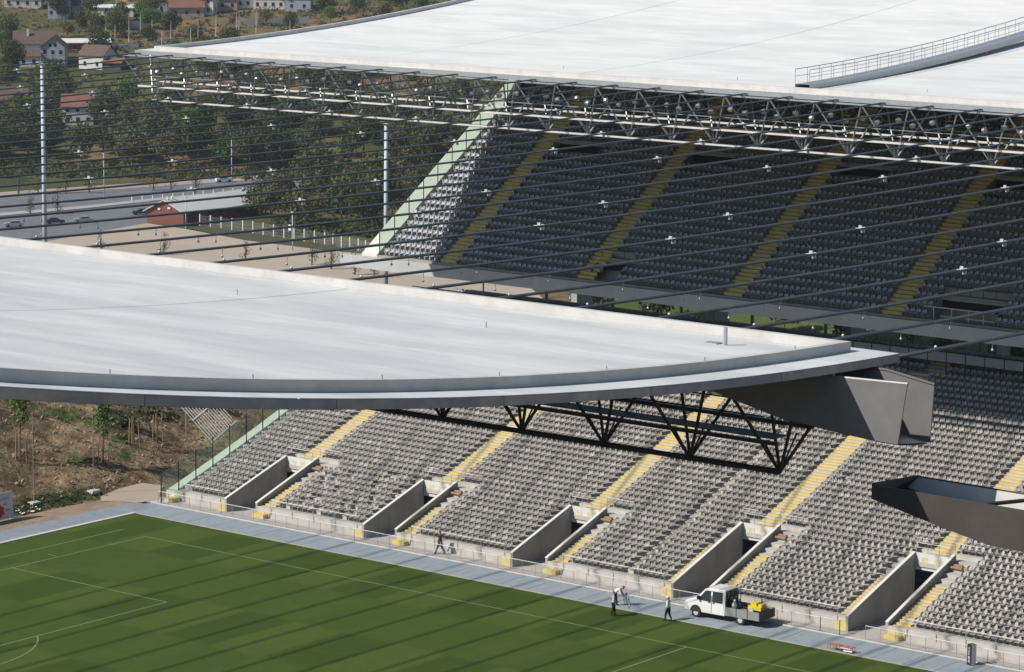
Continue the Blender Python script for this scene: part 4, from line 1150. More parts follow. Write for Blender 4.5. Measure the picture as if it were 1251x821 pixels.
# ------------------------------------------------------------------ cars
def car_meshes(body, estate=False):
    L_, W_, H_ = 4.3, 1.75, 1.45
    prof = [(-2.15, .35), (-2.15, .75), (-1.95, .88), (-1.05, .98), (-.45, 1.42), (.95, 1.45), (1.55, 1.05), (2.1, .95), (2.15, .35)]
    b = MB(); n = len(prof)
    yw = lambda z: .86 if z < 1.0 else .86-(z-1.0)*.35
    vs = [(x, -yw(z), z) for x, z in prof]+[(x, yw(z), z) for x, z in prof]
    b.add(vs, [tuple(range(n)), tuple(range(2*n-1, n-1, -1))]+[(i, n+i, n+(i+1) % n, (i+1) % n) for i in range(n)])
    g = MB()
    for s in (-1, 1):
        g.add([(-.92, s*.875, 1.02), (1.35, s*.875, 1.05), (.9, s*.745, 1.36), (-.45, s*.745, 1.34)], [(0, 1, 2, 3) if s < 0 else (3, 2, 1, 0)])
    g.add([(-1.03, -.78, 1.005), (-1.03, .78, 1.005), (-.50, .68, 1.39), (-.50, -.68, 1.39)], [(0, 3, 2, 1)])
    g.add([(1.53, -.78, 1.085), (1.53, .78, 1.085), (1.02, .68, 1.42), (1.02, -.68, 1.42)], [(0, 1, 2, 3)])
    w = MB(); w.tube([(0, -.11, 0), (0, .11, 0)], .32, 12)
    h = MB().box((-2.18, -.16, .62), (-2.12, .16, .78))
    return b.mesh('body', body), g.mesh('windows', 'glassd'), w.mesh('wheel', 'rubber'), h.mesh('headlight', 'clamp')
CARM = {k: car_meshes(k) for k in ('carw', 'cars', 'cark')}
def car(col_, x, y, rz, label, z=GZ0+.05, s=1.0):
    b, g, w, h = CARM[col_]; t = thing('parked_car', label, 'car', (x, y, z), rz)
    t.scale = (1, 1, 1)
    inst('body', b, t, None, ws=False); inst('windows', g, t, None, ws=False)
    for px in (-1.35, 1.3):
        for py in (-.78, .78): inst('wheel', w, t, Matrix.Translation((px, py, .32)), ws=False)
    for py in (-.62, .62): inst('headlight', h, t, Matrix.Translation((0, py, 0)), ws=False)
    return t
car('cars', -338.5, 292.5, R(52), 'silver car half cut off at the left edge of the car park')
car('cark', -336.0, 302.5, R(232), 'dark car parked behind the tall left mast')
car('cars', -333.1, 308.5, R(52), 'silver car parked in the open car park right of the mast')
car('cark', -334.0, 327.5, R(50), 'black car parked beside the red building')
car('carw', -368.5, 390.5, R(240), 'white car on the far lane of the road', z=GZ0+.12)
car('carw', -545.5, 492.0, R(50), 'white car parked before the gabled house', z=hz(-545.5, 492)+.1)

# ------------------------------------------------------------------ houses
def house(D, sx, w, d, eave, ridge, wm, rm, label, rz=0.0, axis='x', wins=3, floors=1, chimney=False, name='house', eo=.5):
    x, y = spot(D, sx); z = hz(x, y)-.6
    t = thing(name, label, 'house', (x, y, z), YAW-PI/2+rz)
    hw, hd = w/2, d/2; e = eave+.6; r = ridge+.6
    # local x = picture right, local -y = towards the viewer
    if axis == 'x': gab = [[(-hw, -hd, 0), (-hw, hd, 0), (-hw, hd, e), (-hw, 0, r), (-hw, -hd, e)], [(hw, -hd, 0), (hw, hd, 0), (hw, hd, e), (hw, 0, r), (hw, -hd, e)]]
    else: gab = [[(-hw, -hd, 0), (hw, -hd, 0), (hw, -hd, e), (0, -hd, r), (-hw, -hd, e)], [(-hw, hd, 0), (hw, hd, 0), (hw, hd, e), (0, hd, r), (-hw, hd, e)]]
    MB().add(gab[0]+gab[1], [(0, 1, 2, 3, 4), (9, 8, 7, 6, 5)]+[(i, (i+1) % 5, 5+(i+1) % 5, 5+i) for i in (0, 1, 4)]).build('wall', wm, t, ws=False)
    rf = MB(); th_ = .22
    for s in (-1, 1):
        if axis == 'x': q = [(-hw-eo, s*(hd+eo), e-eo*(r-e)/hd), (hw+eo, s*(hd+eo), e-eo*(r-e)/hd), (hw+eo, 0, r), (-hw-eo, 0, r)]
        else: q = [(s*(hw+eo), -hd-eo, e-eo*(r-e)/hw), (s*(hw+eo), hd+eo, e-eo*(r-e)/hw), (0, hd+eo, r), (0, -hd-eo, r)]
        q2 = [(a, b, c+th_) for a, b, c in q]
        rf.add(q+q2, [(0, 3, 2, 1), (4, 5, 6, 7), (0, 1, 5, 4), (1, 2, 6, 5), (2, 3, 7, 6), (3, 0, 4, 7)])
    ro = rf.build('roof', rm, t, ws=False)
    for f in range(floors):
        fz = .6+.9+f*2.8
        for i in range(wins):
            cx = -hw+w*(i+.5)/wins
            o = MB().box((cx-.5, -hd-.05, fz), (cx+.5, -hd-.01, fz+1.3)).build('window', 'glassd', t, ws=False)
            fr_ = MB().box((cx-.62, -hd-.09, fz-.14), (cx+.62, -hd-.0, fz-.02)).build('sill', 'wwall', o, ws=False)
    if axis == 'y':
        for cx in (-.8, .8): MB().box((cx-.4, -hd-.05, e+.1), (cx+.4, -hd-.01, e+1.2)).build('window', 'glassd', t, ws=False)
    else:
        MB().box((hw+.01, -.5, .6+.9), (hw+.05, .5, .6+2.2)).build('window', 'glassd', t, ws=False)
    if chimney: MB().box((-hw*.35-.35, -hd*.4-.35, e), (-hw*.35+.35, -hd*.4+.35, r+.7)).build('chimney', 'wwall', ro, ws=False)
    return t
house(975, 42, 13, 9, 5.2, 8.8, 'wwall', 'tile', 'long brown roofed wing of the gabled house', .12, 'x', 4, 1, True)
house(967, 65, 7.4, 11, 6.0, 9.0, 'bwall', 'tile', 'tall gabled house front with paired windows', .05, 'y', 3, 2)
house(962, 34, 6.5, 6, 3.2, 4.8, 'wwall', 'tile', 'low pale annex left of the gabled house', .1, 'x', 2, 1)
house(995, 104, 15, 7, 3.0, 4.0, 'brick', 'whiteroof', 'long reddish shed with a white roof behind the houses', .15, 'x', 2, 1)
house(962, 118, 9, 8, 4.2, 7.0, 'wwall', 'tile', 'white walled house with a red brown roof and dark porch', -.45, 'x', 2, 1)
house(958, 138, 6, 6, 2.2, 3.4, 'darkroof', 'redtile', 'small dark shed with a rusty roof by the roof corner', -.2, 'x', 1, 1)
house(874, 93, 8.6, 8, 5.4, 8.4, 'wwall', 'redtile', 'white two storey house with a red roof in the wood', .1, 'x', 3, 2)
house(893, 10, 10, 9, 3.0, 6.2, 'pwall', 'tile', 'brown roofed house cut off by the left edge', .1, 'x', 2, 1)
house(876, 40, 3.4, 4, 4.0, 5.0, 'wwall', 'tile', 'narrow white outbuilding half hidden by a tree', .1, 'y', 1, 1)
house(1092, 28, 13, 9, 3.8, 7.2, 'wwall', 'tile', 'brown roofed house at the top left edge', .1, 'x', 4, 1)
house(1075, 72, 7, 8, 6.0, 8.0, 'bwall', 'darkroof', 'blue grey two storey house near the top edge', 0, 'y', 3, 2)
house(1084, 98, 9, 8, 3.0, 5.5, 'wwall', 'darkroof', 'pale house with a dark roof right of the blue grey house', -.3, 'x', 2, 1)
house(1079, 137, 15, 6, 2.6, 3.4, 'wwall', 'whiteroof', 'long low whitewashed shed near the top edge', 0, 'x', 4, 1)
house(1094, 150, 5, 6, 5.5, 7.5, 'owall', 'darkroof', 'narrow cream house behind the whitewashed shed', 0, 'x', 2, 2)
house(1092, 172, 11, 8, 5.0, 7.8, 'owall', 'redtile', 'ochre house with a red roof at the top edge', .1, 'x', 3, 2)
house(1088, 202, 5.5, 7, 5.0, 6.5, 'bwall', 'darkroof', 'small blue grey house right of the ochre one', 0, 'x', 2, 2)
house(1079, 226, 12, 8, 3.4, 6.6, 'pwall', 'redtile', 'pink house with a bright red roof near the top edge', .15, 'x', 3, 1)
house(1082, 250, 7, 7, 5.4, 7.6, 'wwall', 'redtile', 'white two storey house with red roof near the top edge', -.15, 'x', 2, 2)
house(1090, 276, 7, 7, 4.2, 6.4, 'pwall', 'tile', 'reddish cottage between two white houses at the top', .1, 'x', 2, 1)
house(1094, 300, 8, 7, 4.0, 6.0, 'wwall', 'darkroof', 'white cottage under a dark roof near the top edge', .2, 'x', 3, 1)
house(1092, 328, 11, 7, 4.2, 5.8, 'wwall', 'whiteroof', 'white building with a pale roof near the top edge', 0, 'x', 4, 1)
house(1088, 364, 9, 7, 4.5, 5.4, 'bwall', 'darkroof', 'dark grey barn rightmost of the top row of houses', -.1, 'x', 2, 1)
# retaining walls on the slope
for i, (D, a, b, h_, lab) in enumerate(((1052, 130, 178, 2.6, 'dark retaining wall below the ochre house'), (1056, 296, 375, 2.4, 'dark retaining wall below the white houses'), (995, 124, 168, 1.6, 'pale garden wall behind the brown roofed houses'), (1010, 180, 285, 1.4, 'long dark terrace wall crossing the green field'))):
    xa, ya = spot(D, a); xb, yb2 = spot(D+4, b); t = thing('garden_wall', lab, 'wall', (xa, ya, hz(xa, ya)))
    n = 6; mb = MB()
    for k in range(n):
        p = np.array([xa, ya])+(np.array([xb, yb2])-np.array([xa, ya]))*k/n; q = np.array([xa, ya])+(np.array([xb, yb2])-np.array([xa, ya]))*(k+1)/n
        z1 = hz(*p)-1; z2 = hz(*q)-1
        mb.add([(p[0], p[1], z1), (q[0], q[1], z2), (q[0], q[1], z2+h_+1), (p[0], p[1], z1+h_+1), (p[0]-.3, p[1]+.3, z1), (q[0]-.3, q[1]+.3, z2), (q[0]-.3, q[1]+.3, z2+h_+1), (p[0]-.3, p[1]+.3, z1+h_+1)],
               [(0, 1, 2, 3), (7, 6, 5, 4), (3, 2, 6, 7)])
    mb.build('wall_run', 'wwall' if i == 2 else 'wallc', t)
# slender trunks (bare poles) standing in the field
for i in range(16):
    D = 1004+random.uniform(0, 34); sx = (128, 134, 139, 156, 170, 184, 196, 207, 231, 240, 262, 287, 290, 311, 335, 352)[i]
    x, y = spot(D, sx); z = hz(x, y)
    b = MB().tube([(0, 0, -.3), (.1, 0, 3), (.05, .1, random.uniform(5, 8))], .12, 5, rr=[.16, .12, .05]).build('bare_trunk', 'post'); b.location = (x, y, z)
    tag(b, 'bare pale trunk standing in the upper field, %s from the left' % ordw(i+1), 'tree', 'bare trunks in the upper field')

# ------------------------------------------------------------------ bank behind the goal
def staked_tree(x, y, h, leafy, label):
    z = hz(x, y); t = thing('staked_tree', label, 'tree', (x, y, z-.1))
    tr = MB().tube([(0, 0, 0), (.05, .03, h*.4), (-.04, .05, h*.72), (.03, 0, h)], .06, 6, rr=[.07, .06, .045, .015])
    for i in range(7):
        a = i*2.4; zz = h*(.45+.07*i); L_ = .9-.07*i
        tr.tube([(0, 0, zz), (math.cos(a)*L_*.6, math.sin(a)*L_*.6, zz+.35), (math.cos(a)*L_, math.sin(a)*L_, zz+.8)], .02, 4, rr=[.03, .02, .008])
    tr.build('trunk', 'bark', t, ws=False)
    if leafy:
        cr = MB(); leaf_cloud(cr, [(0.1, 0, h*.60, .75, 1.2), (-.25, .2, h*.78, .8, 1.1), (.3, -.2, h*.84, .65, 1.1), (0, 0, h*.97, .5, 1.2)], leafy, .13)
        cr.build('crown', 'leafg', t, ws=False)
    for i in range(3):
        a = i*2.1+.5; rod('stake', (math.cos(a)*.55, math.sin(a)*.55, -.2), (math.cos(a)*.42, math.sin(a)*.42, 2.5), .045, 'wood', t, ws=False)
        rod('tie', (math.cos(a)*.42, math.sin(a)*.42, 2.1), (0, 0, 2.1), .015, 'wood', t, ws=False, n=4)
staked_tree(-21.6, 6.5, 6.4, 520, 'leafy young tree with stakes on the bank near the left edge')
staked_tree(-18.0, 12.7, 5.6, 560, 'leafy young tree with one clear trunk in the middle of the bank')
staked_tree(-19.9, 18.2, 4.6, 60, 'nearly bare young tree held by stakes, left of its bare twin')
staked_tree(-20.6, 21.8, 4.4, 60, 'nearly bare young tree held by stakes, nearest the glass fence')
staked_tree(-29.5, 10.0, 4.2, 0, 'small bare tree high on the bank under the roof edge')
# scrub tufts, stones and grass on the bank
mb = MB()
for i in range(1500):
    x = -14.5-rng.random()**1.2*26; y = rng.uniform(-12, 62)
    s = rng.uniform(.08, .30); z = hz(x, y)
    for _ in range(3):
        a = rng.uniform(0, 6.28); mb.add([(x, y, z-.1), (x+math.cos(a)*s*1.2, y+math.sin(a)*s*1.2, z+s*.8), (x+math.cos(a+.8)*s, y+math.sin(a+.8)*s, z+s*.3)], [(0, 1, 2)])
o = mb.build('dry_tufts', 'boards'); tag(o, 'dry brown tufts covering the bank', kind='stuff')
mb = MB()
for i in range(900):
    cx, cy_, rx, ry = [(-14.6, 3.2, 1.7, 6.5), (-24, 22, 3, 7), (-27, 30, 3, 6)][int(rng.random()*3) if rng.random() < .4 else 0]
    x = cx+rng.normal()*rx*.5; y = cy_+rng.normal()*ry*.5; z = hz(x, y); s = rng.uniform(.10, .26)
    if x > -12.9: continue
    for _ in range(9):
        a = rng.uniform(0, 6.28); mb.add([(x, y, z-.08), (x+math.cos(a)*s*.9, y+math.sin(a)*s*.9, z+s*.7), (x+math.cos(a+.3)*s*.8, y+math.sin(a+.3)*s*.8, z+s*.5)], [(0, 1, 2)])
o = mb.build('green_weeds', 'weed'); tag(o, 'green weeds at the foot of the bank', kind='stuff')
mb = MB()
for i in range(420):
    x = -12-rng.random()*22; y = rng.uniform(-10, 40); s = rng.uniform(.03, .10); z = hz(x, y)
    mb.ball((x, y, z+s*.2), s, 5, 3, sz=(1, 1.3, .6))
o = mb.build('stones', 'kerb'); tag(o, 'loose stones scattered over the bank', kind='stuff')
# dark shrubs in the hollow of the bank
for i, (x, y, s) in enumerate(((-25.5, 25.5, 1.5), (-26.5, 29.0, 1.6), (-24.0, 31.5, 1.3), (-28, 33.5, 1.6), (-23.2, 20.2, 1.0))):
    cr = MB(); z = hz(x, y); leaf_cloud(cr, [(0, 0, s*.5, s, .6), (s*.6, s*.5, s*.4, s*.8, .6), (-s*.6, s*.2, s*.4, s*.7, .6)], 420, .13)
    sh_ = thing('shrub', 'dark low shrub in the hollow of the bank, %s from the left' % ordw((2, 3, 4, 5, 1)[i]), 'shrub', (x, y, z-.1), group='dark shrubs in the hollow')
    cr.build('foliage', 'leaf', sh_, ws=False); rod('stem', (0, 0, -.2), (0, 0, s*.7), .05, 'bark', sh_, ws=False)
sheet('dirt_strip', [(-10.0, -40, .012), (-12.6, -40, .012), (-12.9, 3, .03), (-12.4, 8.7, .03), (-9.95, 8.6, .012)], 0, 'dirt', 'brown dirt strip behind the goal line path')
mb = MB(); mb.add([(-9.3, 8.7, .04), (-12.2, 6.9, .04), (-13.6, 8.2, .06), (-14.3, 11.0, .16), (-14.4, 13.8, .2), (-12.6, 14.6, .06), (-11.2, 12.8, .04), (-9.3, 10.8, .04)], [tuple(range(8))])
struct('sandy_track', mb, 'tan', 'pale sandy ground at the corner of the path')
# louvred steel stair cover beside the stand
lg = thing('sloping_grille', 'slatted steel grille lying on the bank beside the glass fence', 'grille', (-15, 24, 3))
O = Vector((-17.8, 25.5, 6.1)); av = Vector((1.0, -.10, -.62)).normalized(); bv = Vector((0.05, -1, -.42)).normalized()
for i in range(13):
    p = O+bv*(.28*i); rod('slat', p-av*.6, p+av*(4.6+(.0 if i > 3 else -.3*(3-i))), .04, 'steel', lg, n=5)
for s in (1.3, 4.3): rod('strut', O+av*s-bv*.1+Vector((0, 0, .1)), O+av*s+bv*3.5+Vector((0, 0, .1)), .06, 'white', lg)
for s, tt in ((0, 0), (0, 3.3), (4.4, .2), (4.4, 3.3)):
    p = O+av*s+bv*tt; rod('leg', (p.x, p.y, hz(p.x, p.y)-.2), p, .05, 'steel', lg)
# banner board
bb = thing('banner_board', 'white banner board with a red blot and violet scribble at the left edge', 'banner', (-12.7, -4.5, .1))
plate('panel', [(-12.75, -2.35, .15), (-12.75, -7.0, .15), (-12.95, -7.0, 2.3), (-12.95, -2.35, 2.3)], -.06, 'bannerw', bb)
def on_board(y, z): return (-12.675-(z-.15)*.093, y, z)
mb = MB()
n = 14; pts = [on_board(-3.85+.42*math.cos(2*PI*i/n)*(1+.45*(i % 2)), .85+.42*math.sin(2*PI*i/n)*(1+.45*(i % 2))) for i in range(n)]
mb.add(pts, [tuple(range(n))]); mb.build('red_emblem', 'red', bb)
mb = MB()
for (y0, z0, y1) in ((-2.7, 1.75, -3.9), (-2.75, .8, -3.2), (-3.0, 1.3, -3.4)):
    k = 12
    for i in range(k):
        a = y0+(y1-y0)*i/k; b = y0+(y1-y0)*(i+.7)/k; d = .12*math.sin(i*2.3)
        mb.add([on_board(a, z0+d), on_board(b, z0-d), on_board(b, z0-d+.07), on_board(a, z0+d+.09)], [(0, 1, 2, 3)])
mb.build('script_line', 'ink', bb)
MB().box((-13.1, -2.5, 0), (-12.95, -2.4, 2.2)).build('post', 'post', bb); MB().box((-13.1, -6.9, 0), (-12.95, -6.8, 2.2)).build('post', 'post', bb)
mb = MB()
for i in range(14):
    x = -13.9+rng.uniform(-.5, .5); y = .2+rng.uniform(-1.2, 1.2); z = hz(x, y); a = rng.uniform(.1, .35)
    mb.add([(x, y, z+.03), (x+a, y+.1, z+.08), (x+a*.8, y+a, z+.14), (x-.1, y+a*.8, z+.04)], [(0, 1, 2, 3)])
o = mb.build('litter', 'white'); tag(o, 'scraps of white plastic beside the banner', kind='stuff')

# ------------------------------------------------------------------ people
def person(label, loc, rz, J, shirt, trousers, head_tilt=0, cap=None, vest=None, cuff=True):
    """J: joint positions (x forward, y left, z up) for an adult"""
    t = thing('person', label, 'person', loc, rz)
    keys = []; edges_ = []; rad = []
    def v(p, r): keys.append(Vector(p)); rad.append(r); return len(keys)-1
    pel = v(J['pelvis'], .135); wa = v(J['waist'], .125); ch = v(J['chest'], .15); nk = v(J['neck'], .06); edges_ += [(pel, wa), (wa, ch), (ch, nk)]
    hd = Vector(J['head']); nkv = Vector(J['neck']); dirh = (hd-nkv).normalized()
    h1 = v(nkv.lerp(hd, .62), .085); h2 = v(hd+dirh*.02, .10); h3 = v(hd+dirh*.09, .075); edges_ += [(nk, h1), (h1, h2), (h2, h3)]
    skin_v = {nk, h1, h2, h3}; shirt_v = {wa, ch}; tr_v = {pel}; shoe_v = set()
    for s in ('l', 'r'):
        a = v(J['sh'+s], .068); e = v(J['el'+s], .05); w = v(J['wr'+s], .034); edges_ += [(ch, a), (a, e), (e, w)]
        shirt_v |= {a, e}; skin_v |= {w}
        dd = (Vector(J['wr'+s])-Vector(J['el'+s])).normalized(); sd = dd.cross(Vector((1, 0, 0))).normalized()
        pm = v(Vector(J['wr'+s])+dd*.08, .034); edges_.append((w, pm)); skin_v.add(pm)
        for q in range(4):
            o_ = sd*(.018*(q-1.5)); f1 = v(keys[pm]+dd*.035+o_, .011); f2 = v(keys[pm]+dd*(.07+.012*(1.5-abs(q-1.5)))+o_+Vector((.018, 0, 0)), .009)
            edges_ += [(pm, f1), (f1, f2)]; skin_v |= {f1, f2}
        th_ = v(keys[w]+dd*.05+sd*.045, .011); edges_.append((w, th_)); skin_v.add(th_)
        hp = v(J['hp'+s], .10); kn = v(J['kn'+s], .062); an = v(J['an'+s], .042); to = v(J['to'+s], .038); edges_ += [(pel, hp), (hp, kn), (kn, an), (an, to)]
        tr_v |= {hp, kn, an}; shoe_v |= {to}
    me = bpy.data.meshes.new('body'); me.from_pydata([tuple(k) for k in keys], edges_, []); me.update()
    o = bpy.data.objects.new('body', me); C.objects.link(o)
    md_ = o.modifiers.new('s', 'SKIN'); md_.use_smooth_shade = True
    for i, sv in enumerate(me.skin_vertices[0].data): sv.radius = (rad[i]*(1.42 if rad[i] > .03 else 1), rad[i]*(1.42 if rad[i] > .03 else 1)); sv.use_root = (i == 0)
    sb = o.modifiers.new('u', 'SUBSURF'); sb.levels = 2; sb.render_levels = 2
    dg = bpy.context.evaluated_depsgraph_get(); dg.update()
    m2 = bpy.data.meshes.new_from_object(o.evaluated_get(dg)); m2.name = 'body'
    bpy.data.objects.remove(o); bpy.data.meshes.remove(me)
    m2.materials.clear()
    for q in ('skin', shirt, trousers, 'dcloth'): m2.materials.append(MT[q])
    K = np.array([tuple(k) for k in keys]); cls = np.array([0 if i in skin_v else 1 if i in shirt_v else 3 if i in shoe_v else 2 for i in range(len(keys))])
    # classify each face by nearest point on the skeleton edges
    mi = []
    for p in m2.polygons:
        c = np.array(p.center); best = (9e9, 0)
        for a, b in edges_:
            A = K[a]; B = K[b]; ab = B-A; tt = float(np.clip(np.dot(c-A, ab)/max(np.dot(ab, ab), 1e-9), 0, 1)); dd = np.linalg.norm(c-A-ab*tt)-(rad[a]*(1-tt)+rad[b]*tt)
            if dd < best[0]: best = (dd, cls[a] if tt < .5 else cls[b])
        mi.append(int(best[1]))
    m2.polygons.foreach_set('material_index', mi); m2.polygons.foreach_set('use_smooth', [True]*len(m2.polygons)); m2.update()
    b_ = bpy.data.objects.new('body', m2); C.objects.link(b_); attach(b_, t)
    # face and hair
    f = Vector((1, 0, 0)); f = (f-dirh*f.dot(dirh)).normalized()
    hm = MB()
    if cap:
        hm.ball(tuple(hd+dirh*.07-f*.005), .118, 10, 6, sz=(1, .95, .72)); hm.box(tuple(hd+dirh*.055+f*.08-Vector((0, .07, .01))), tuple(hd+dirh*.055+f*.19+Vector((0, .07, .012))))
        hm.build('cap', cap, t, ws=False, smooth=True)
    else:
        hm.ball(tuple(hd+dirh*.06-f*.02), .112, 10, 6, sz=(1, .95, .85)); hm.build('hair', 'hair', t, ws=False, smooth=True)
    MB().ball(tuple(hd+f*.108-dirh*.005), .02, 6, 4, sz=(1, .7, 1.3)).ball(tuple(hd+Vector((0, .095, 0))), .022, 6, 4, sz=(.8, .4, 1.2)).ball(tuple(hd-Vector((0, .095, 0))), .022, 6, 4, sz=(.8, .4, 1.2)).build('nose_and_ears', 'skin', t, ws=False, smooth=True)
    MB().ball(tuple(hd+f*.092+dirh*.025+Vector((0, .035, 0))), .011, 6, 4).ball(tuple(hd+f*.092+dirh*.025-Vector((0, .035, 0))), .011, 6, 4).box(tuple(hd+f*.090-dirh*.045-Vector((0, .022, .004))), tuple(hd+f*.099-dirh*.045+Vector((0, .022, .004)))).build('eyes_and_mouth', 'hair', t, ws=False)
    if vest:
        vm = MB(); c = (Vector(J['chest'])+Vector(J['waist']))/2
        vm.ball(tuple(c+Vector((.0, 0, .02))), .19, 10, 6, sz=(.82, 1.02, 1.35)); vm.build('waistcoat', vest, t, ws=False, smooth=True)
    return t
def stand(stride=.0, arm=.0, lean=0.0, bend=0.0):
    J = {}
    J['pelvis'] = (0, 0, .95); J['waist'] = (.02*lean, 0, 1.10)
    sx, sz = math.sin(bend), math.cos(bend)
    def up_(d, y, off=0): return (d*sx+off*sz, y, .98+d*sz-off*sx)
    if bend: J['waist'] = up_(.14, 0)
    J['chest'] = up_(.36, 0); J['neck'] = up_(.54, 0); J['head'] = up_(.70, 0, .03)
    for s, q in (('l', 1), ('r', -1)):
        J['sh'+s] = up_(.46, .19*q)
        if bend:
            J['el'+s] = (J['sh'+s][0]+.10, .22*q, J['sh'+s][2]-.26); J['wr'+s] = (J['el'+s][0]+.16, .17*q, J['el'+s][2]-.20)
        else:
            J['el'+s] = (-.16*arm*q-.02, .235*q, 1.16); J['wr'+s] = (-.30*arm*q+.10, .24*q, .96)
        J['hp'+s] = (0, .095*q, .90)
        J['kn'+s] = (stride*.5*q+.04, .10*q, .50); J['an'+s] = (stride*q-(.05 if q*stride < 0 else 0), .10*q, .09+(.05 if q*stride < 0 else 0)); J['to'+s] = (stride*q+.15, .11*q, .04)
    return J
person('person in black walking along the concrete walkway', (21.8, 10.35, .03), R(200), stand(.34, .8), 'dcloth', 'dcloth')
person('person in white shirt and dark waistcoat standing on the grass edge', (43.6, 3.6, 0), R(35), {**stand(.10, .0), 'elr': (.02, -.25, 1.16), 'wrr': (.22, -.16, 1.10), 'ell': (.02, .25, 1.16), 'wrl': (.22, .14, 1.10)}, 'cshirt', 'dcloth', vest='bcloth')
person('person in white shirt bending over the bicycle', (41.85, 6.1, .03), R(25), stand(.12, 0, 0, .95), 'cshirt', 'dcloth')
person('person in white cap and pale shirt walking left on the grass', (47.4, 5.0, 0), R(186), stand(.19, .4), 'cshirt', 'dcloth', cap='white')

# ------------------------------------------------------------------ bicycle
bk = thing('bicycle', 'dark bicycle standing on the blue grey path beside the bending man', 'bicycle', (42.7, 6.45, .035), R(-38))
def ring(r, rr, n=20, m=5):
    return [(r*math.cos(2*PI*i/n), 0, r*math.sin(2*PI*i/n)) for i in range(n+1)]
for x in (-.52, .52):
    w = MB().tube([(x+p[0], 0, .34+p[2]) for p in ring(.32, .02)], .02, 5).build('wheel', 'rubber', bk, ws=False)
    sp2 = MB()
    for i in range(8): sp2.tube([(x, 0, .34), (x+.31*math.cos(i*PI/4), 0, .34+.31*math.sin(i*PI/4))], .004, 3)
    sp2.build('spokes', 'steel', w, ws=False)
fm = MB()
for a, b in (((-.52, 0, .34), (-.08, 0, .30)), ((-.08, 0, .30), (-.22, 0, .80)), ((-.52, 0, .34), (-.19, 0, .72)), ((-.19, 0, .72), (.34, 0, .78)), ((-.08, 0, .30), (.36, 0, .66)), ((.32, 0, .88), (.52, 0, .34))): fm.tube([a, b], .018, 6)
fm.build('frame', 'bcloth', bk, ws=False)
MB().tube([(.28, -.27, .95), (.34, -.1, .97), (.32, 0, .90), (.34, .1, .97), (.28, .27, .95)], .014, 5).build('handlebar', 'rubber', bk, ws=False)
MB().box((-.36, -.07, .81), (-.10, .07, .86)).build('saddle', 'rubber', bk, ws=False)

# ------------------------------------------------------------------ flatbed truck
tr = thing('flatbed_truck', 'white double cab truck with grey flatbed parked beside the pitch', 'truck', (47.35, 7.0, .04), R(2))
pr = [(0.02, .42), (0, .78), (.06, 1.02), (.30, 1.17), (1.0, 1.36), (1.62, 2.04), (1.88, 2.14), (3.2, 2.18), (3.32, 2.08), (3.34, .42)]
n = len(pr); W_ = 1.95
def ty(z, s): return W_/2+s*(W_/2-(.0 if z < 1.3 else (z-1.3)*.16))
b = MB(); vs = [(x, ty(z, -1), z) for x, z in pr]+[(x, ty(z, 1), z) for x, z in pr]
b.add(vs, [tuple(range(n)), tuple(range(2*n-1, n-1, -1))]+[(i, n+i, n+(i+1) % n, (i+1) % n) for i in range(n)])
cabo = b.build('cab', 'carw', tr, ws=False)
bv_ = cabo.modifiers.new('b', 'BEVEL'); bv_.width = .05; bv_.segments = 2; bv_.limit_method = 'ANGLE'
def side_quad(pts, s, off, nm, m_, par):
    q = [(x, ty(z, s)+s*off, z) for x, z in pts]
    if s > 0: q = q[::-1]
    return MB().add(q, [tuple(range(len(q)))]).build(nm, m_, par, ws=False)
for s in (-1, 1):
    d1 = side_quad([(1.28, .55), (2.22, .55), (2.22, 2.02), (1.72, 2.0), (1.12, 1.30), (1.28, 1.1)], s, .006, 'door', 'carw', tr)
    side_quad([(1.14, 1.28), (2.17, 1.28), (2.17, 1.99), (1.72, 1.97)], s, .012, 'door_window', 'glassd', d1)
    side_quad([(1.98, 1.18), (2.14, 1.18), (2.14, 1.24), (1.98, 1.24)], s, .016, 'handle', 'rubber', d1)
    d2 = side_quad([(2.27, .55), (3.22, .55), (3.22, 2.04), (2.27, 2.02)], s, .006, 'door', 'carw', tr)
    side_quad([(2.31, 1.28), (3.12, 1.28), (3.12, 2.0), (2.31, 1.99)], s, .012, 'door_window', 'glassd', d2)
    side_quad([(2.34, 1.18), (2.50, 1.18), (2.50, 1.24), (2.34, 1.24)], s, .016, 'handle', 'rubber', d2)
    side_quad([(2.225, .5), (2.262, .5), (2.262, 2.05), (2.225, 2.05)], s, .008, 'door_gap', 'rubber', tr)
    ww = [(.98+.47*math.cos(a*PI/10), .42+.47*math.sin(a*PI/10)) for a in range(0, 11)]
    side_quad(ww[::-1], s, .008, 'wheel_arch', 'rubber', tr)
    MB().box((1.18, (W_ if s > 0 else 0)+(0.0 if s > 0 else -.22), 1.32), (1.30, (W_ if s > 0 else 0)+(.22 if s > 0 else 0), 1.56)).build('mirror', 'rubber', tr, ws=False)
    MB().box((-.015, (1.45 if s > 0 else .12), .80), (.10, (1.83 if s > 0 else .5), 1.0)).build('headlight', 'clamp', tr, ws=False)
MB().add([(1.06, .12, 1.42), (1.06, W_-.12, 1.42), (1.595, W_-.22, 2.02), (1.595, .22, 2.02)], [(0, 3, 2, 1)]).build('windscreen', 'glassd', tr, ws=False)
o = [c for c in tr.children if c.name.startswith('windscreen')][0]; o.location = (-.022, 0, .02)
MB().box((-.05, .1, .38), (.12, W_-.1, .66)).build('bumper', 'rubber', tr, ws=False)
MB().box((-.02, .65, .74), (.03, W_-.65, .96)).build('grille', 'rubber', tr, ws=False)
MB().add([(3.352, .15, .95), (3.352, W_-.15, .95), (3.352, W_-.22, 2.02), (3.352, .22, 2.02)], [(0, 1, 2, 3)]).build('rear_window', 'glassd', tr, ws=False)
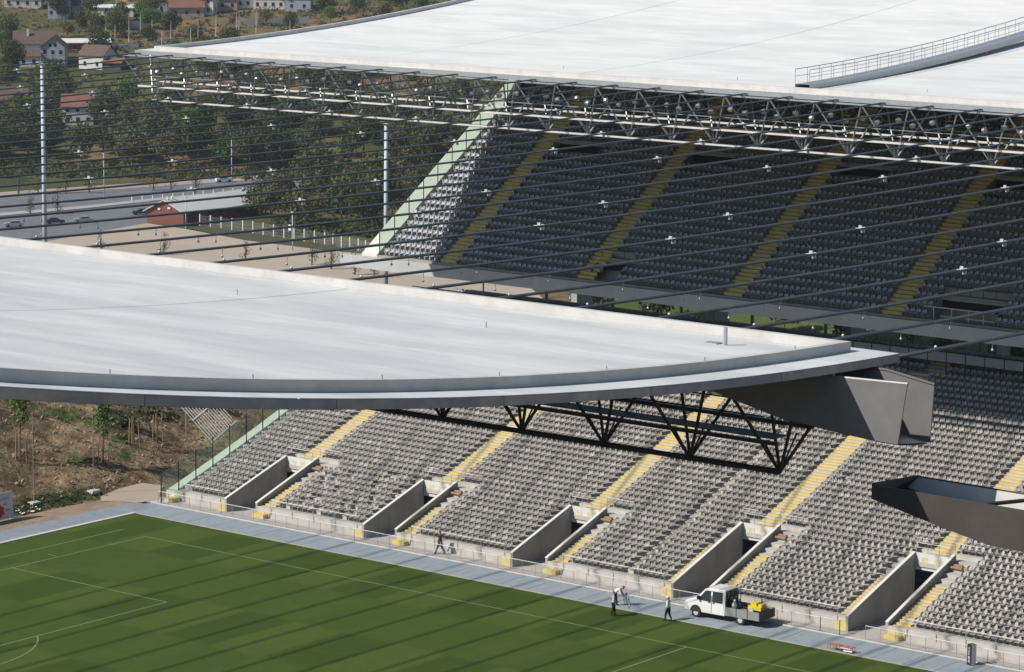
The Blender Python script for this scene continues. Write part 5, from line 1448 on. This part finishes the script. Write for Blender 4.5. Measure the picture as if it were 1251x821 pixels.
# chassis, bed
MB().box((3.2, .45, .45), (6.0, W_-.45, .68)).build('chassis', 'rubber', tr, ws=False)
plank = MB().box((0, 0, 0), (2.68, .19, .04)).mesh('bed_board', 'boards')
for i in range(10): inst('bed_board', plank, tr, Matrix.Translation((3.46, -.0+.2*i, .80+.003*(i % 2))), ws=False)
MB().box((3.42, -.04, .62), (6.16, 1.99, .795)).build('bed_frame', 'board', tr, ws=False)
for y0 in (-.075, 1.995):
    MB().box((3.42, y0, .52), (6.16, y0+.035, 1.10)).build('side_board', 'board', tr, ws=False)
    for xx in (4.3, 5.2): MB().box((xx, y0-.012, .50), (xx+.05, y0+.047, 1.12)).build('hinge', 'steeld', tr, ws=False)
MB().box((6.165, -.06, .50), (6.20, 2.01, 1.10)).build('tailboard', 'steeld', tr, ws=False)
hb = MB()
for yy in (.0, .48, .97, 1.46, 1.93): hb.tube([(3.45, yy, .84), (3.45, yy, 2.12)], .03, 5)
for zz in (1.3, 1.7, 2.12): hb.tube([(3.45, 0, zz), (3.45, 1.93, zz)], .03, 5)
hb.build('headboard_frame', 'steeld', tr, ws=False)
tr.scale = (1.03, 1.0, 1.05)
tyre = MB().tube([(0, -.12, 0), (0, .12, 0)], .35, 16).mesh('tyre', 'rubber'); rim = MB().tube([(0, -.135, 0), (0, .135, 0)], .19, 12).mesh('rim', 'clamp')
for px in (.98, 4.6):
    for py in (.14, W_-.14):
        wh = thing('wheel', None, None, (px, py, .35)); wh.parent = tr
        inst('tyre', tyre, wh, None, ws=False); inst('rim', rim, wh, None, ws=False)
# load
def world_t(x, y, z): return Vector((47.35, 7.0, .04))+Matrix.Rotation(R(2), 3, 'Z') @ Vector((x, y, z))
p = world_t(5.5, 1.1, .845)
ym = thing('yellow_machine', 'yellow engine machine at the rear of the truck bed', 'machine', p, R(2))
MB().box((-.55, -.42, .22), (.52, .42, .50)).box((-.35, -.34, .50), (.10, .34, .74)).box((.22, -.3, .50), (.5, .3, .66)).build('housing', 'yplastic', ym, ws=False)
MB().box((-.65, -.47, .05), (.62, .47, .12)).build('skid', 'rubber', ym, ws=False)
MB().tube([(-.25, -.52, .22), (-.25, -.44, .22)], .2, 12).build('flywheel', 'clamp', ym, ws=False)
MB().tube([(.35, 0, .66), (.35, 0, .95), (.28, 0, 1.02)], .04, 6).build('exhaust', 'rubber', ym, ws=False)
for i, (sx_, sy_, sc) in enumerate(((3.75, .75, 1.0), (3.85, 1.2, .9))):
    p = world_t(sx_, sy_, .845)
    s_ = MB().ball((0, 0, .28*sc), .28*sc, 9, 6, sz=(.75, .8, 1.0)).ball((.02, .03, .62*sc), .12*sc, 7, 4, sz=(1, 1, 1.1)).build('sack', 'cshirt' if i == 0 else 'bcloth', smooth=True)
    s_.location = p; tag(s_, ['tied white sack leaning behind the cab of the truck', 'dark sack standing beside the white one on the truck bed'][i], 'sack')
tool = thing('spare_tyre', 'black tyre lying on the truck bed behind the sacks', 'tyre', world_t(4.35, 1.55, .95))
pts = [(.26*math.cos(i*PI/6), .26*math.sin(i*PI/6), 0) for i in range(13)]
MB().tube(pts, .10, 6).build('rubber_ring', 'rubber', tool, ws=False, smooth=True)

# ------------------------------------------------------------------ low rusty trestle and the black and white marker
bn = thing('trestle', 'low rust red trestle with white bits lying on the track edge', 'trestle', (60.45, 5.55, .02), R(4))
for y in (0, .35): rod('top_bar', (0, y, .42), (1.95, y, .42), .035, 'rust', bn, ws=False)
for x in (.02, .5, .98, 1.45, 1.93):
    for y in (0, .35): rod('leg', (x, y, 0), (x, y, .42), .022, 'rust', bn, ws=False)
    rod('cross_bar', (x, 0, .42), (x, .35, .42), .022, 'rust', bn, ws=False)
MB().box((.05, .02, .44), (.95, .33, .47)).build('plate', 'rust', bn, ws=False)
MB().box((1.0, -.02, .30), (1.75, .30, .36)).box((1.25, -.05, .12), (1.9, .05, .2)).build('white_bar', 'white', bn, ws=False)
MK = .72
mk = thing('marker_block', 'upright black marker block with white vertical lettering by the fence', 'marker', (70.0, 8.55, .035), R(-20))
MB().prism([(-.32, -.32), (.32, -.32), (.32, .32), (-.32, .32)], 'z', 0, 1.75).build('block', 'bcloth', mk, ws=False)
MB().box((-.335, -.337, 0), (.335, -.325, 1.75)).build('front_panel', 'dcloth', mk, ws=False)
MB().box((.325, -.30, .02), (.337, .30, 1.73)).build('side_panel', 'steelw', mk, ws=False)
cu = bpy.data.curves.new('lettering', 'FONT'); cu.body = 'AIRTEX'; cu.size = .52; cu.extrude = .004; cu.align_x = 'CENTER'; cu.align_y = 'CENTER'
to = bpy.data.objects.new('lettering', cu); C.objects.link(to); dg = bpy.context.evaluated_depsgraph_get()
tm = bpy.data.meshes.new_from_object(to.evaluated_get(dg)); bpy.data.objects.remove(to)
tm.materials.clear(); tm.materials.append(MT['white'])
mk.scale = (.66, .66, .82)
lo_ = bpy.data.objects.new('lettering', tm); C.objects.link(lo_); lo_.parent = mk
lo_.matrix_basis = Matrix.Translation((0, -.345, .88)) @ Matrix.Rotation(PI/2, 4, 'X') @ Matrix.Rotation(PI/2, 4, 'Z') @ Matrix.Scale(.8, 4)

# ------------------------------------------------------------------ labels that place each tree
def bearing(o):
    d = Vector(o.location)-CAM; z = d.dot(fw); return 625.5+FPX*d.dot(r2)/z
KINDW = {'dark': 'dark green', 'olive': 'olive brown', 'tall': 'tall slim', 'green': 'fresh green', 'brow': 'brownish', 'ligh': 'light green', 'slim': 'tall slim'}
sets = {}
for o in list(bpy.data.objects):
    g = o.get('group'); 
    if not g or not o.name.startswith('tree'): continue
    area = 'wood by the road' if 'of the wood' in g else 'clump by the fence' if 'posted fence' in g else 'slope with the houses' if 'upper slope' in g else 'grass behind the stand'
    D = float(depth(o.location.x, o.location.y)); lo_d, hi_d = {'w': (797, 885), 'c': (672, 775), 's': (890, 1150), 'g': (200, 500)}[area[0]]
    row = min(2, int((D-lo_d)/(hi_d-lo_d+.1)*3)); sets.setdefault((area, row), []).append(o)
for (area, row), l in sets.items():
    l.sort(key=bearing)
    for i, o in enumerate(l):
        kw = o['group'].split()[0]; kw = KINDW.get(kw, KINDW.get(kw[:4], 'small dark'))
        o['label'] = '%s tree, %s from left in %s row of the %s' % (kw, ordw(i+1), ('front', 'middle', 'back')[row], area)

# ------------------------------------------------------------------ haze
hb_ = MB().box((-12000, -12000, -34), (12000, 12000, 62)); hzo = hb_.build('haze', 'black')
HM = bpy.data.materials.new('thin_air_haze'); HM.use_nodes = True; hn = HM.node_tree; hn.nodes.clear()
ho = hn.nodes.new('ShaderNodeOutputMaterial'); pv = hn.nodes.new('ShaderNodeVolumePrincipled')
pv.inputs['Color'].default_value = (.80, .86, .95, 1); pv.inputs['Density'].default_value = .00007; pv.inputs['Anisotropy'].default_value = .2
hn.links.new(pv.outputs[0], ho.inputs['Volume']); hzo.data.materials.clear(); hzo.data.materials.append(HM); hzo['kind'] = 'stuff'
